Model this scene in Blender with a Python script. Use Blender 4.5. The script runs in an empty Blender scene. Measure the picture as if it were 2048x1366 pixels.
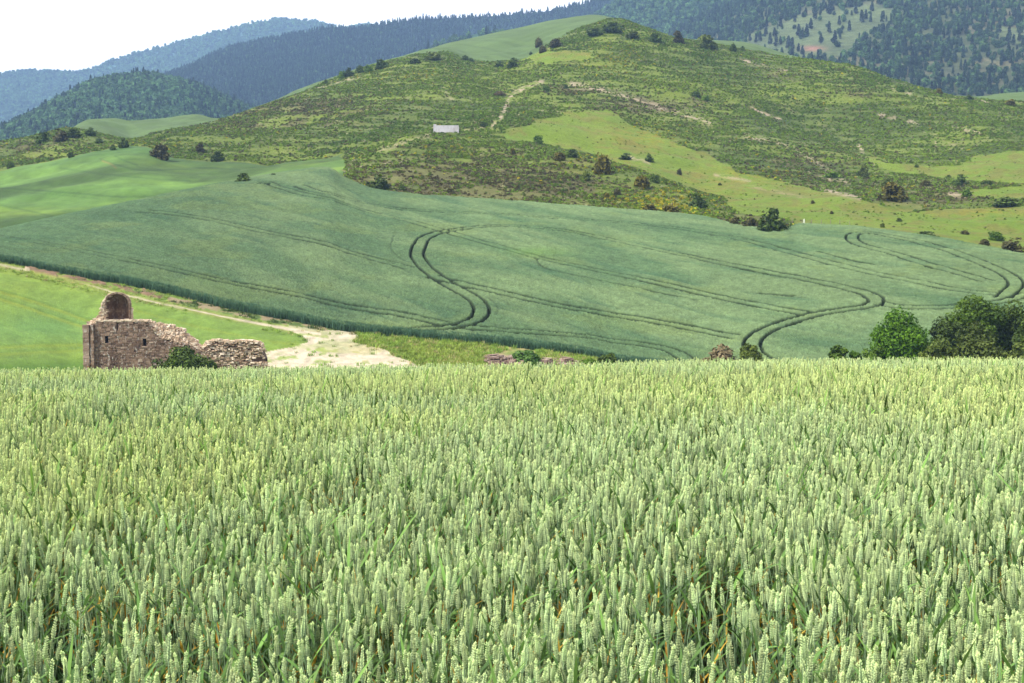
import bpy, math, random
import numpy as np

# ------------------------------------------------------------------ camera, world, sun
FPX = 2844.0                      # focal length in pixels of a 2048 px wide frame
PITCH = math.radians(4.08)
scene = bpy.context.scene
COL = scene.collection
cam_d = bpy.data.cameras.new("camera")
cam = bpy.data.objects.new("camera", cam_d)
COL.objects.link(cam)
cam_d.sensor_width = 36.0
cam_d.lens = 36.0 * FPX / 2048.0
cam_d.clip_start = 0.1
cam_d.clip_end = 20000
cam.location = (0, 0, 0)
cam.rotation_euler = (math.radians(90) - PITCH, 0, 0)
scene.camera = cam

SUN_EL, SUN_AZ = math.radians(50), math.radians(-115)     # azimuth from +Y towards +X
world = bpy.data.worlds.new("World")
scene.world = world
world.use_nodes = True
wn, wl = world.node_tree.nodes, world.node_tree.links
wn.clear()
w_out = wn.new('ShaderNodeOutputWorld')
w_bg = wn.new('ShaderNodeBackground')
w_sky = wn.new('ShaderNodeTexSky')
w_sky.sky_type = 'NISHITA'
w_sky.sun_disc = False
w_sky.sun_elevation = SUN_EL
w_sky.sun_rotation = SUN_AZ
w_tc = wn.new('ShaderNodeTexCoord')
w_map = wn.new('ShaderNodeMapping')
w_map.inputs['Scale'].default_value = (1.0, 1.0, 3.0)
w_noise = wn.new('ShaderNodeTexNoise')
w_noise.inputs['Scale'].default_value = 2.2
w_noise.inputs['Detail'].default_value = 6
w_ramp = wn.new('ShaderNodeValToRGB')
w_ramp.color_ramp.elements[0].position = 0.3
w_ramp.color_ramp.elements[0].color = (10.9, 10.8, 11.0, 1)
w_ramp.color_ramp.elements[1].position = 0.7
w_ramp.color_ramp.elements[1].color = (13.0, 12.6, 12.6, 1)
w_mix = wn.new('ShaderNodeMix')
w_mix.data_type = 'RGBA'
w_mix.inputs['Factor'].default_value = 0.96              # overcast: the blue barely shows
wl.new(w_tc.outputs['Generated'], w_map.inputs['Vector'])
wl.new(w_map.outputs['Vector'], w_noise.inputs['Vector'])
wl.new(w_noise.outputs['Fac'], w_ramp.inputs['Fac'])
wl.new(w_sky.outputs['Color'], w_mix.inputs['A'])
wl.new(w_ramp.outputs['Color'], w_mix.inputs['B'])
wl.new(w_mix.outputs['Result'], w_bg.inputs['Color'])
w_bg.inputs['Strength'].default_value = 0.080
wl.new(w_bg.outputs['Background'], w_out.inputs['Surface'])

sun_d = bpy.data.lights.new("sun", 'SUN')
sun = bpy.data.objects.new("sun", sun_d)
COL.objects.link(sun)
sun_d.energy = 4.6
sun_d.angle = math.radians(5)
sun_d.color = (1.0, 0.95, 0.86)
sun.rotation_euler = (math.radians(90) - SUN_EL, 0, -SUN_AZ + math.pi)

scene.view_settings.view_transform = 'Standard'
scene.view_settings.look = 'None'
scene.view_settings.gamma = 1
scene.view_settings.exposure = 1.05
scene.cycles.max_bounces = 6
scene.cycles.diffuse_bounces = 3
scene.cycles.transmission_bounces = 2
scene.cycles.volume_bounces = 0
scene.cycles.use_denoising = True

rng = np.random.default_rng(7)
random.seed(7)
PI = math.pi

# ------------------------------------------------------------------ maths helpers
def ray(px, py):
    """pixel of the 2048x1366 photograph -> azimuth, tangent of elevation"""
    px = np.asarray(px, float); py = np.asarray(py, float)
    u = (px - 1024) / FPX; v = -(py - 683) / FPX
    dx = u; dy = math.cos(PITCH) + v * math.sin(PITCH); dz = -math.sin(PITCH) + v * math.cos(PITCH)
    return np.arctan2(dx, dy), dz / np.hypot(dx, dy)

def to_px(x, y, z):
    f = y * math.cos(PITCH) - z * math.sin(PITCH)
    u = y * math.sin(PITCH) + z * math.cos(PITCH)
    f = np.maximum(f, 1e-6)
    return 1024 + FPX * x / f, 683 - FPX * u / f

def pchip(xk, yk, x):
    xk = np.asarray(xk, float); yk = np.asarray(yk, float)
    h = np.diff(xk); d = np.diff(yk) / h
    m = np.zeros_like(yk)
    if len(xk) > 2:
        w1 = 2 * h[1:] + h[:-1]; w2 = h[1:] + 2 * h[:-1]
        s = d[:-1] * d[1:] > 0
        with np.errstate(all='ignore'):
            mm = (w1 + w2) / (w1 / d[:-1] + w2 / d[1:])
        m[1:-1] = np.where(s, mm, 0)
    m[0], m[-1] = d[0], d[-1]
    x = np.clip(x, xk[0], xk[-1])
    i = np.clip(np.searchsorted(xk, x) - 1, 0, len(xk) - 2)
    t = (x - xk[i]) / h[i]
    return ((1 + 2 * t) * (1 - t) ** 2 * yk[i] + t * (1 - t) ** 2 * h[i] * m[i]
            + t * t * (3 - 2 * t) * yk[i + 1] + t * t * (t - 1) * h[i] * m[i + 1])

def _hash(ix, iy, s):
    h = (ix.astype(np.int64) * 374761393 + iy.astype(np.int64) * 668265263 + s * 1274126177) & 0x7fffffff
    h = ((h ^ (h >> 13)) * 1274126177) & 0x7fffffff
    return ((h ^ (h >> 16)) & 0xffff) / 65535.0

def vnoise(x, y, s=0):
    ix = np.floor(x); iy = np.floor(y); fx = x - ix; fy = y - iy
    fx = fx * fx * (3 - 2 * fx); fy = fy * fy * (3 - 2 * fy)
    ix = ix.astype(np.int64); iy = iy.astype(np.int64)
    a = _hash(ix, iy, s); b = _hash(ix + 1, iy, s); c = _hash(ix, iy + 1, s); d = _hash(ix + 1, iy + 1, s)
    return (a * (1 - fx) + b * fx) * (1 - fy) + (c * (1 - fx) + d * fx) * fy

def fbm(x, y, s=0, o=4):
    r = 0; a = 0.5
    for k in range(o):
        r = r + a * vnoise(x * 2 ** k + 17.3 * k, y * 2 ** k - 9.1 * k, s + k); a *= 0.5
    return r / (1 - 0.5 ** o)          # 0..1

def sstep(a, b, x):
    t = np.clip((x - a) / (b - a), 0, 1)
    return t * t * (3 - 2 * t)

def inside(px, py, poly):
    n = len(poly); r = np.zeros(np.shape(px), bool)
    for i in range(n):
        x0, y0 = poly[i]; x1, y1 = poly[(i + 1) % n]
        if y0 == y1: continue
        c = ((y0 > py) != (y1 > py)) & (px < (x1 - x0) * (py - y0) / (y1 - y0) + x0)
        r ^= c
    return r

def srgb(r, g, b):
    f = lambda c: (c / 255 / 12.92) if c / 255 <= 0.04045 else ((c / 255 + 0.055) / 1.055) ** 2.4
    return np.array([f(r), f(g), f(b)])

# ------------------------------------------------------------------ the lie of the land: rows of (px, py, range)
ROW = {}
ROW['v3'] = [(-300, 'z', -13.4, 136), (0, 'z', -13.9, 143), (90, 'z', -14.15, 146), (165, 'z', -14.35, 149), (320, 'z', -14.4, 150), (450, 'z', -14.2, 146), (700, 'z', -14.1, 142), (2300, 'z', -14.6, 140)]
ROW['e1'] = [(-400, 470, 200), (-150, 500, 195), (0, 524, 190), (171, 556, 184), (308, 580, 178), (444, 613, 172), (581, 641, 167),
             (700, 663, 164), (821, 675, 161), (992, 691, 157), (1163, 712, 155), (1240, 728, 153), (1500, 748, 150), (2048, 762, 148), (2500, 770, 146)]
ROW['top'] = [(-500, 560, 235), (-250, 515, 245), (0, 466, 258), (150, 433, 266), (300, 402, 275), (450, 371, 288), (600, 346, 301), (655, 341, 301),
              (690, 360, 293), (760, 386, 283), (900, 399, 278), (1000, 406, 275), (1200, 421, 272), (1400, 438, 266), (1500, 461, 252),
              (1560, 466, 249), (1600, 455, 254), (1700, 459, 250), (1800, 471, 243), (1900, 487, 234), (2048, 517, 220), (2300, 580, 195)]
ROW['dip'] = [(-500, 575, 268), (0, 482, 290), (300, 416, 306), (600, 350, 326), (655, 342, 322), (700, 352, 305), (760, 372, 295), (900, 385, 290),
              (1000, 392, 287), (1200, 406, 284), (1400, 425, 277), (1500, 450, 262), (1560, 457, 258), (1600, 450, 261), (1800, 462, 251), (2048, 505, 228), (2300, 570, 202)]
ROW['g'] = [(-400, 440, 350), (0, 405, 352), (300, 350, 358), (500, 335, 356), (640, 324, 348), (700, 328, 340), (760, 303, 352), (860, 272, 376),
            (960, 272, 378), (1080, 287, 366), (1180, 317, 350), (1280, 352, 334), (1400, 402, 306), (1460, 430, 290), (1560, 444, 280), (1700, 450, 270), (2048, 492, 238), (2300, 550, 210)]
ROW['h'] = [(-300, 380, 415), (0, 348, 418), (100, 327, 422), (200, 303, 425), (290, 294, 428), (340, 316, 410), (440, 322, 402), (560, 328, 392), (640, 316, 385),
            (700, 300, 388), (800, 276, 396), (870, 263, 402), (1000, 267, 400), (1100, 285, 388), (1200, 320, 370), (1300, 350, 354),
            (1440, 412, 326), (1600, 432, 306), (1800, 436, 296), (2048, 465, 272), (2300, 520, 240)]
ROW['i'] = [(-300, 340, 460), (0, 322, 460), (150, 292, 462), (290, 289, 452), (400, 284, 442), (600, 262, 435), (800, 236, 436), (890, 238, 434), (1000, 232, 436),
            (1100, 229, 442), (1200, 223, 446), (1300, 262, 434), (1400, 296, 420), (1500, 326, 405), (1600, 352, 392), (1700, 368, 376), (1850, 380, 356), (2048, 385, 345), (2300, 430, 320)]
ROW['i2'] = [(-300, 318, 485), (0, 304, 482), (150, 278, 480), (290, 283, 475), (450, 255, 490), (650, 205, 502), (880, 165, 512), (1000, 172, 508), (1080, 166, 496),
             (1200, 152, 505), (1350, 182, 500), (1500, 222, 490), (1700, 292, 468), (1850, 306, 452), (2048, 306, 440), (2300, 330, 420)]
ROW['j'] = [(-300, 320, 505), (0, 289, 505), (80, 272, 505), (150, 259, 505), (220, 272, 500), (262, 282, 498), (300, 272, 505), (450, 234, 535), (560, 194, 555), (650, 162, 570),
            (750, 131, 590), (880, 110, 605), (950, 123, 600), (1030, 122, 592), (1100, 90, 600), (1180, 56, 612), (1225, 46, 615), (1290, 60, 612), (1350, 79, 605), (1480, 97, 600),
            (1600, 114, 592), (1700, 133, 585), (1800, 166, 572), (1900, 187, 560), (2048, 201, 545), (2300, 235, 520)]
ROW['l'] = [(-300, 345, 680), (0, 310, 680), (120, 290, 680), (180, 258, 680), (250, 249, 682), (330, 245, 685), (395, 241, 690), (450, 262, 700), (650, 190, 740), (860, 112, 760), (900, 98, 770), (1000, 74, 780),
            (1100, 55, 790), (1180, 49, 795), (1230, 62, 795), (1350, 104, 780), (1480, 106, 775), (1580, 140, 760), (1800, 215, 740), (1930, 222, 710), (1990, 199, 700), (2048, 194, 700), (2300, 235, 690)]
ROWS = []                         # (az knots, r, z)
def add_row(pts):
    A, R, Z = [], [], []
    for p in pts:
        if p[1] == 'z':
            a = ray(p[0], 760)[0]; r = p[3]; z = p[2]
        else:
            a, t = ray(p[0], p[1]); r = p[2]; z = r * t
        A.append(float(a)); R.append(r); Z.append(float(z))
    ROWS.append((np.array(A), np.array(R, float), np.array(Z)))
BROW = [(-300, 752), (0, 749), (500, 745), (1000, 741), (1400, 731), (2048, 729), (2300, 728)]
BA = np.array([float(ray(p, q)[0]) for p, q in BROW]); BT = np.array([float(ray(p, q)[1]) for p, q in BROW])
RB, CB, EARH = 22.0, 0.00308, 0.80
def canopy_top(a, r):
    b = pchip(BA, BT, a)
    return b * r - CB * (r - RB) ** 2
for k in ('v3', 'e1', 'top', 'dip', 'g', 'h', 'i', 'i2', 'j', 'l'):
    add_row(ROW[k])
AZT = np.linspace(-math.pi, math.pi, 12001)
def build_table():
    Rk, Zk = [], []
    for r in (0.0, 4, 8, 12, 16, 20, 24, 30, 38):
        Rk.append(np.full_like(AZT, r)); Zk.append(canopy_top(AZT, r) - EARH)
    Rk.append(np.full_like(AZT, 72)); Zk.append(np.full_like(AZT, -13.2))
    Rk.append(np.full_like(AZT, 98)); Zk.append(np.full_like(AZT, -14.6))
    for n, (A, R, Z) in enumerate(ROWS):
        r = pchip(A, R, AZT); z = pchip(A, Z, AZT)
        if n == 2:                # two rows inside the middle field, gently bulging
            r0, z0 = Rk[-1], Zk[-1]
            for t, b in ((0.3, 0.5), (0.65, 0.35)):
                Rk.append(r0 + (r - r0) * t); Zk.append(z0 + (z - z0) * t + b)
        Rk.append(r); Zk.append(z)
    Rk.append(np.full_like(AZT, 900)); Zk.append(np.full_like(AZT, 52.0))
    Rk.append(np.full_like(AZT, 1300)); Zk.append(np.full_like(AZT, 45.0))
    Rk.append(np.full_like(AZT, 6000)); Zk.append(np.full_like(AZT, 45.0))
    Rk = np.array(Rk); Zk = np.array(Zk)
    w = 9                          # soften kinks across azimuth
    ker = np.hanning(w + 2)[1:-1]; ker /= ker.sum()
    for M in (Rk, Zk):
        for i in range(len(M)):
            M[i] = np.convolve(np.pad(M[i], w // 2, mode='edge'), ker, 'valid')
    h = np.diff(Rk, axis=0); d = np.diff(Zk, axis=0) / h
    m = np.zeros_like(Zk)
    w1 = 2 * h[1:] + h[:-1]; w2 = h[1:] + 2 * h[:-1]
    with np.errstate(all='ignore'):
        mm = (w1 + w2) / (w1 / d[:-1] + w2 / d[1:])
    m[1:-1] = np.where(d[:-1] * d[1:] > 0, mm, 0)
    m[0], m[-1] = d[0], d[-1]
    return Rk, Zk, m
RK, ZK, MK = build_table()
K_V3, K_E1, K_TOP = 11, 12, 15

def row_r(k, a):
    return np.interp(a, AZT, RK[k])

def H0(a, r):
    """smooth ground height at azimuth a, range r (arrays of one shape)"""
    a = np.asarray(a, float); r = np.asarray(r, float)
    sh = np.broadcast(a, r).shape
    a = np.broadcast_to(a, sh).ravel(); r = np.broadcast_to(r, sh).ravel()
    c = np.clip((a - AZT[0]) / (AZT[1] - AZT[0]), 0, len(AZT) - 1.001)
    c0 = c.astype(int); f = c - c0
    Rc = RK[:, c0] * (1 - f) + RK[:, c0 + 1] * f
    Zc = ZK[:, c0] * (1 - f) + ZK[:, c0 + 1] * f
    Mc = MK[:, c0] * (1 - f) + MK[:, c0 + 1] * f
    i = np.clip((Rc <= r).sum(0) - 1, 0, len(RK) - 2)
    j = np.arange(len(r))
    r0, r1 = Rc[i, j], Rc[i + 1, j]
    h = r1 - r0; t = np.clip((r - r0) / h, 0, 1)
    z = ((1 + 2 * t) * (1 - t) ** 2 * Zc[i, j] + t * (1 - t) ** 2 * h * Mc[i, j]
         + t * t * (3 - 2 * t) * Zc[i + 1, j] + t * t * (t - 1) * h * Mc[i + 1, j])
    return z.reshape(sh)

def H(x, y):
    x = np.asarray(x, float); y = np.asarray(y, float)
    a = np.arctan2(x, y); r = np.hypot(x, y)
    z = H0(a, r)
    hill = sstep(0, 45, r - row_r(K_TOP, a)) * (1 - 0.75 * sstep(610, 700, r))
    z = z + hill * ((fbm(x / 34, y / 34, 3, 3) - 0.5) * 5.2 + (fbm(x / 9, y / 9, 8, 3) - 0.5) * 1.1)
    fld = sstep(0, 30, r - row_r(K_E1, a)) * (1 - sstep(-40, 0, r - row_r(K_TOP, a)))
    z = z + fld * (fbm(x / 28, y / 28, 21, 2) - 0.5) * 0.9
    gf = sstep(15, 45, r - row_r(K_TOP, a)) * (1 - sstep(-12, 0, r - row_r(K_TOP + 3, a))) * (a < -0.11)
    z = z + gf * (fbm(x / 38, y / 30, 431, 2) - 0.5) * 3.0
    near = sstep(45, 80, r) * (1 - sstep(-25, 0, r - row_r(K_E1, a)))
    z = z + near * (fbm(x / 14, y / 14, 31, 3) - 0.5) * 0.5
    return z

def place(px, py, rmin=60, rmax=1100):
    """first point of the ground seen through a pixel"""
    a, t = ray(px, py); a = float(a); t = float(t)
    r = np.linspace(rmin, rmax, 4200)
    g = H(r * math.sin(a), r * math.cos(a)) - r * t
    k = np.where(g >= 0)[0]
    i = k[0] if len(k) else int(np.argmax(g))
    return np.array([r[i] * math.sin(a), r[i] * math.cos(a), float(H(r[i] * math.sin(a), r[i] * math.cos(a)))])

def at(px, r, py=700):
    a = float(ray(px, py)[0])
    x, y = r * math.sin(a), r * math.cos(a)
    return np.array([x, y, float(H(x, y))])

# ------------------------------------------------------------------ mesh helpers
def mesh_np(name, V, F, mat=None, smooth=True, fattr=None, vcol=None, vattr=None):
    me = bpy.data.meshes.new(name)
    V = np.asarray(V, np.float32); F = np.asarray(F, np.int32)
    n = F.shape[1]
    me.vertices.add(len(V)); me.vertices.foreach_set('co', V.ravel())
    me.loops.add(F.size); me.loops.foreach_set('vertex_index', F.ravel())
    me.polygons.add(len(F)); me.polygons.foreach_set('loop_start', np.arange(0, F.size, n, dtype=np.int32))
    me.update(calc_edges=True)
    me.polygons.foreach_set('use_smooth', np.full(len(F), smooth, bool))
    if fattr is not None:
        at_ = me.attributes.new('tint', 'FLOAT', 'FACE'); at_.data.foreach_set('value', np.asarray(fattr, np.float32))
    if vcol is not None:
        c4 = np.ones((len(V), 4), np.float32); c4[:, :3] = vcol
        at_ = me.attributes.new('col', 'FLOAT_COLOR', 'POINT'); at_.data.foreach_set('color', c4.ravel())
    for k, v in (vattr or {}).items():
        at_ = me.attributes.new(k, 'FLOAT', 'POINT'); at_.data.foreach_set('value', np.asarray(v, np.float32))
    if mat: me.materials.append(mat)
    return me

def link(name, me, parent=None, loc=None):
    o = bpy.data.objects.new(name, me)
    COL.objects.link(o)
    if parent: o.parent = parent
    if loc is not None: o.location = loc
    return o

def tag(o, label=None, cat=None, group=None, kind=None):
    if label: o['label'] = label
    if cat: o['category'] = cat
    if group: o['group'] = group
    if kind: o['kind'] = kind
    return o

def grid_faces(nr, nc):
    i = np.arange(nr - 1)[:, None] * nc + np.arange(nc - 1)[None, :]
    return np.stack([i, i + 1, i + nc + 1, i + nc], -1).reshape(-1, 4)

# ------------------------------------------------------------------ materials
def new_mat(name):
    m = bpy.data.materials.new(name); m.use_nodes = True
    nt = m.node_tree
    b = nt.nodes['Principled BSDF']
    b.inputs['Roughness'].default_value = 0.9
    b.inputs['Specular IOR Level'].default_value = 0.15
    return m, nt, b

def N(nt, t, **kw):
    n = nt.nodes.new(t)
    for k, v in kw.items():
        if k in n.inputs: n.inputs[k].default_value = v
        else: setattr(n, k, v)
    return n

def ground_mat(name, scales=((0.9, 0.35), (0.12, 0.25)), bump=0.5, bscale=2.0, bdist=0.3, stretch=None):
    """base colour from the 'col' attribute, broken up by noise; bump"""
    m, nt, b = new_mat(name)
    L = nt.links.new
    at_ = N(nt, 'ShaderNodeAttribute', attribute_name='col')
    geo = N(nt, 'ShaderNodeNewGeometry')
    mp = N(nt, 'ShaderNodeMapping')
    if stretch: mp.inputs['Scale'].default_value = stretch
    L(geo.outputs['Position'], mp.inputs['Vector'])
    prev = at_.outputs['Color']
    for k, (sc, amt) in enumerate(scales):
        nz = N(nt, 'ShaderNodeTexNoise', Scale=sc, Detail=5.0, Roughness=0.65)
        L(mp.outputs['Vector'], nz.inputs['Vector'])
        mr = N(nt, 'ShaderNodeMapRange')
        mr.inputs['From Min'].default_value = 0.3; mr.inputs['From Max'].default_value = 0.7
        mr.inputs['To Min'].default_value = 1 - amt; mr.inputs['To Max'].default_value = 1 + amt
        L(nz.outputs['Fac'], mr.inputs['Value'])
        mx = N(nt, 'ShaderNodeVectorMath', operation='SCALE')
        L(prev, mx.inputs[0]); L(mr.outputs['Result'], mx.inputs['Scale'])
        prev = mx.outputs['Vector']
    L(prev, b.inputs['Base Color'])
    nb = N(nt, 'ShaderNodeTexNoise', Scale=bscale, Detail=8.0, Roughness=0.7)
    L(mp.outputs['Vector'], nb.inputs['Vector'])
    bp = N(nt, 'ShaderNodeBump', Strength=bump, Distance=bdist)
    L(nb.outputs['Fac'], bp.inputs['Height']); L(bp.outputs['Normal'], b.inputs['Normal'])
    return m

def leaf_mat(name, dark, light, third=None, trans=0.25, instancer=False):
    m, nt, b = new_mat(name)
    L = nt.links.new
    b.inputs['Roughness'].default_value = 0.6
    at_ = N(nt, 'ShaderNodeAttribute', attribute_name='tint')
    rp = N(nt, 'ShaderNodeValToRGB')
    rp.color_ramp.elements[0].color = (*dark, 1); rp.color_ramp.elements[1].color = (*light, 1)
    if third is not None:
        e = rp.color_ramp.elements.new(0.93); e.color = (*light, 1); rp.color_ramp.elements[2].color = (*third, 1)
    L(at_.outputs['Fac'], rp.inputs['Fac'])
    src = rp.outputs['Color']
    oi = N(nt, 'ShaderNodeObjectInfo')
    mr = N(nt, 'ShaderNodeMapRange'); mr.inputs['To Min'].default_value = 0.75; mr.inputs['To Max'].default_value = 1.25
    L(oi.outputs['Random'], mr.inputs['Value'])
    mx = N(nt, 'ShaderNodeVectorMath', operation='SCALE'); L(src, mx.inputs[0]); L(mr.outputs['Result'], mx.inputs['Scale'])
    src = mx.outputs['Vector']
    if instancer:
        ai = N(nt, 'ShaderNodeAttribute', attribute_name='icol', attribute_type='INSTANCER')
        mu = N(nt, 'ShaderNodeVectorMath', operation='MULTIPLY'); L(src, mu.inputs[0]); L(ai.outputs['Color'], mu.inputs[1])
        src = mu.outputs['Vector']
    L(src, b.inputs['Base Color'])
    if trans > 0:
        tr = N(nt, 'ShaderNodeBsdfTranslucent'); L(src, tr.inputs['Color'])
        ms = N(nt, 'ShaderNodeMixShader', Fac=trans)
        L(b.outputs['BSDF'], ms.inputs[1]); L(tr.outputs['BSDF'], ms.inputs[2])
        L(ms.outputs['Shader'], nt.nodes['Material Output'].inputs['Surface'])
    return m

# ------------------------------------------------------------------ instancing (only for stuff nobody could count)
def scatter(name, pts, rot, scl, idx, icol, protos, label, cat):
    """one object; geometry nodes stand one of the prototypes on each of its points"""
    me = bpy.data.meshes.new(name)
    n = len(pts)
    me.vertices.add(n); me.vertices.foreach_set('co', np.asarray(pts, np.float32).ravel())
    def A(nm, ty, key, v):
        a_ = me.attributes.new(nm, ty, 'POINT'); a_.data.foreach_set(key, np.asarray(v).ravel())
    A('irot', 'FLOAT_VECTOR', 'vector', np.asarray(rot, np.float32))
    A('iscl', 'FLOAT_VECTOR', 'vector', np.asarray(scl, np.float32))
    A('iidx', 'INT', 'value', np.asarray(idx, np.int32))
    c4 = np.ones((n, 4), np.float32); c4[:, :3] = icol
    A('icol', 'FLOAT_COLOR', 'color', c4)
    col = bpy.data.collections.new(name + '_kinds')
    for k, pm in enumerate(protos):
        col.objects.link(bpy.data.objects.new('%s_kind_%02d' % (name, k), pm))
    o = link(name, me)
    tag(o, label, cat, kind='stuff')
    ng = bpy.data.node_groups.new(name, 'GeometryNodeTree')
    ng.interface.new_socket('Geometry', in_out='INPUT', socket_type='NodeSocketGeometry')
    ng.interface.new_socket('Geometry', in_out='OUTPUT', socket_type='NodeSocketGeometry')
    gi = ng.nodes.new('NodeGroupInput'); go = ng.nodes.new('NodeGroupOutput')
    iop = ng.nodes.new('GeometryNodeInstanceOnPoints')
    ci = ng.nodes.new('GeometryNodeCollectionInfo')
    ci.inputs['Collection'].default_value = col
    ci.inputs['Separate Children'].default_value = True
    ci.inputs['Reset Children'].default_value = True
    iop.inputs['Pick Instance'].default_value = True
    def na(nm, ty):
        q = ng.nodes.new('GeometryNodeInputNamedAttribute'); q.data_type = ty
        q.inputs['Name'].default_value = nm
        return q.outputs['Attribute']
    er = ng.nodes.new('FunctionNodeEulerToRotation')
    L = ng.links.new
    L(gi.outputs[0], iop.inputs['Points']); L(ci.outputs[0], iop.inputs['Instance'])
    L(na('iidx', 'INT'), iop.inputs['Instance Index'])
    L(na('irot', 'FLOAT_VECTOR'), er.inputs[0]); L(er.outputs[0], iop.inputs['Rotation'])
    L(na('iscl', 'FLOAT_VECTOR'), iop.inputs['Scale'])
    L(iop.outputs['Instances'], go.inputs[0])
    md = o.modifiers.new('scatter', 'NODES'); md.node_group = ng
    return o

# ------------------------------------------------------------------ leafy crowns
def leaf_cloud(g, centres, radii, per, size, flat=0.8, up=0.3, aspect=1.6):
    """diamond leaves spread through clumps; returns V, F, tint"""
    n = len(centres) * per
    c = np.repeat(np.asarray(centres), per, 0); rad = np.repeat(np.asarray(radii), per)
    d = g.normal(size=(n, 3)); d /= np.linalg.norm(d, axis=1)[:, None]
    rr = rad * g.uniform(0.25, 1.0, n) ** 0.5
    p = c + d * rr[:, None] * np.array([1, 1, flat])
    nor = d + g.normal(size=(n, 3)) * 0.7 + np.array([0, 0, up]); nor /= np.linalg.norm(nor, axis=1)[:, None]
    t = np.cross(nor, g.normal(size=(n, 3))); t /= np.linalg.norm(t, axis=1)[:, None]
    b = np.cross(nor, t)
    s = size * g.uniform(0.6, 1.4, n)[:, None]
    V = np.stack([p - t * s * aspect / 2, p + b * s / 2 + nor * s * 0.12, p + t * s * aspect / 2, p - b * s / 2 + nor * s * 0.12], 1).reshape(-1, 3)
    F = np.arange(n * 4).reshape(-1, 4)
    clump = np.repeat(g.uniform(0, 1, len(centres)), per)
    tint = np.clip(0.55 * clump + 0.45 * g.uniform(0, 1, n), 0, 1)
    return V, F, tint

def crown_mesh(name, mat, w, h, seed, clumps=26, per=60, leaf=0.12, shape='round', z0=0.0, clump_r=0.2, depth=None):
    g = np.random.default_rng(seed)
    cs = []
    while len(cs) < clumps:
        p = g.uniform(-1, 1, 3)
        q = np.linalg.norm(p)
        if q > 1 or q < 0.35: continue
        if shape == 'cone' and math.hypot(p[0], p[1]) > 0.1 + 0.9 * (1 - p[2]) / 2: continue
        if shape == 'dome' and p[2] < 0: p[2] *= 0.35
        cs.append(p)
    cs = np.array(cs)
    lump = 1 + 0.25 * (g.uniform(-1, 1, (len(cs), 1)))
    zc = h / 2 if shape != 'dome' else h * 0.2
    zh = (h / 2 if shape != 'dome' else h * 0.8) * (1 - clump_r * 0.6)
    k = (1 - clump_r)
    C = cs * lump * np.array([w / 2 * k, (depth or w) / 2 * k, zh])
    C[:, 2] += zc + z0
    C[:, 2] = np.maximum(C[:, 2], z0 + 0.08 * h)
    R = g.uniform(0.7, 1.3, len(cs)) * clump_r * min(w, 2 * h) / 2 * 1.3
    V, F, T = leaf_cloud(g, C, R, per, leaf)
    return mesh_np(name, V, F, mat, False, T)

def limbs_mesh(name, mat, h, r0, seed, n=6, spread=0.35, fork=0.35):
    """tapered trunk that forks into limbs"""
    g = np.random.default_rng(seed)
    V, F = [], []
    def tube(pts, rs, seg=6):
        base = len(V)
        for i, (p, r) in enumerate(zip(pts, rs)):
            for k in range(seg):
                a = 2 * PI * k / seg
                V.append((p[0] + r * math.cos(a), p[1] + r * math.sin(a), p[2]))
        for i in range(len(pts) - 1):
            for k in range(seg):
                a = base + i * seg + k; b = base + i * seg + (k + 1) % seg
                F.append((a, b, b + seg, a + seg))
    fz = h * fork
    tube([(0, 0, -0.3), (0.02 * h * g.uniform(-1, 1), 0.02 * h * g.uniform(-1, 1), fz * 0.6), (0, 0, fz)], [r0 * 1.3, r0, r0 * 0.85])
    for k in range(n):
        a = 2 * PI * k / n + g.uniform(-0.4, 0.4); s = spread * h * g.uniform(0.5, 1.1)
        e = (s * math.cos(a), s * math.sin(a), h * g.uniform(0.7, 0.95))
        mid = (e[0] * 0.55, e[1] * 0.55, fz + (e[2] - fz) * 0.5)
        tube([(0, 0, fz * g.uniform(0.5, 0.98)), mid, e], [r0 * 0.55, r0 * 0.33, r0 * 0.1], 5)
    return mesh_np(name, V, F, mat, True)

# ================================================================== THE SETTING
EXPO = 2.3                        # light on open ground times exposure: photographed colour -> real base colour
def alb(r, g, b, k=1.0):
    return srgb(r, g, b) / EXPO * k

def px_dist(px, py, line):
    """distance (pixels) to a polyline, and nothing else"""
    d = np.full(np.shape(px), 1e9)
    for (x0, y0), (x1, y1) in zip(line[:-1], line[1:]):
        vx, vy = x1 - x0, y1 - y0; L2 = vx * vx + vy * vy
        t = np.clip(((px - x0) * vx + (py - y0) * vy) / L2, 0, 1)
        d = np.minimum(d, np.hypot(px - x0 - t * vx, py - y0 - t * vy))
    return d

def polar_sheet(px0, px1, dpx, rr):
    """rr: function(azimuths) -> (rows, cols) ranges"""
    az = np.arctan((np.arange(px0, px1 + 0.1, dpx) - 1024) / FPX)
    R = rr(az)
    A = np.broadcast_to(az, R.shape)
    X = R * np.sin(A); Y = R * np.cos(A)
    return A, R, X, Y

def sub_mesh(name, V, F, mask, mat, col, vattr=None):
    F = F[mask]
    used = np.unique(F); mp = np.full(len(V), -1, np.int64); mp[used] = np.arange(len(used))
    return mesh_np(name, V[used], mp[F], mat, True, vcol=col[used], vattr={k: v[used] for k, v in (vattr or {}).items()})

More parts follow.
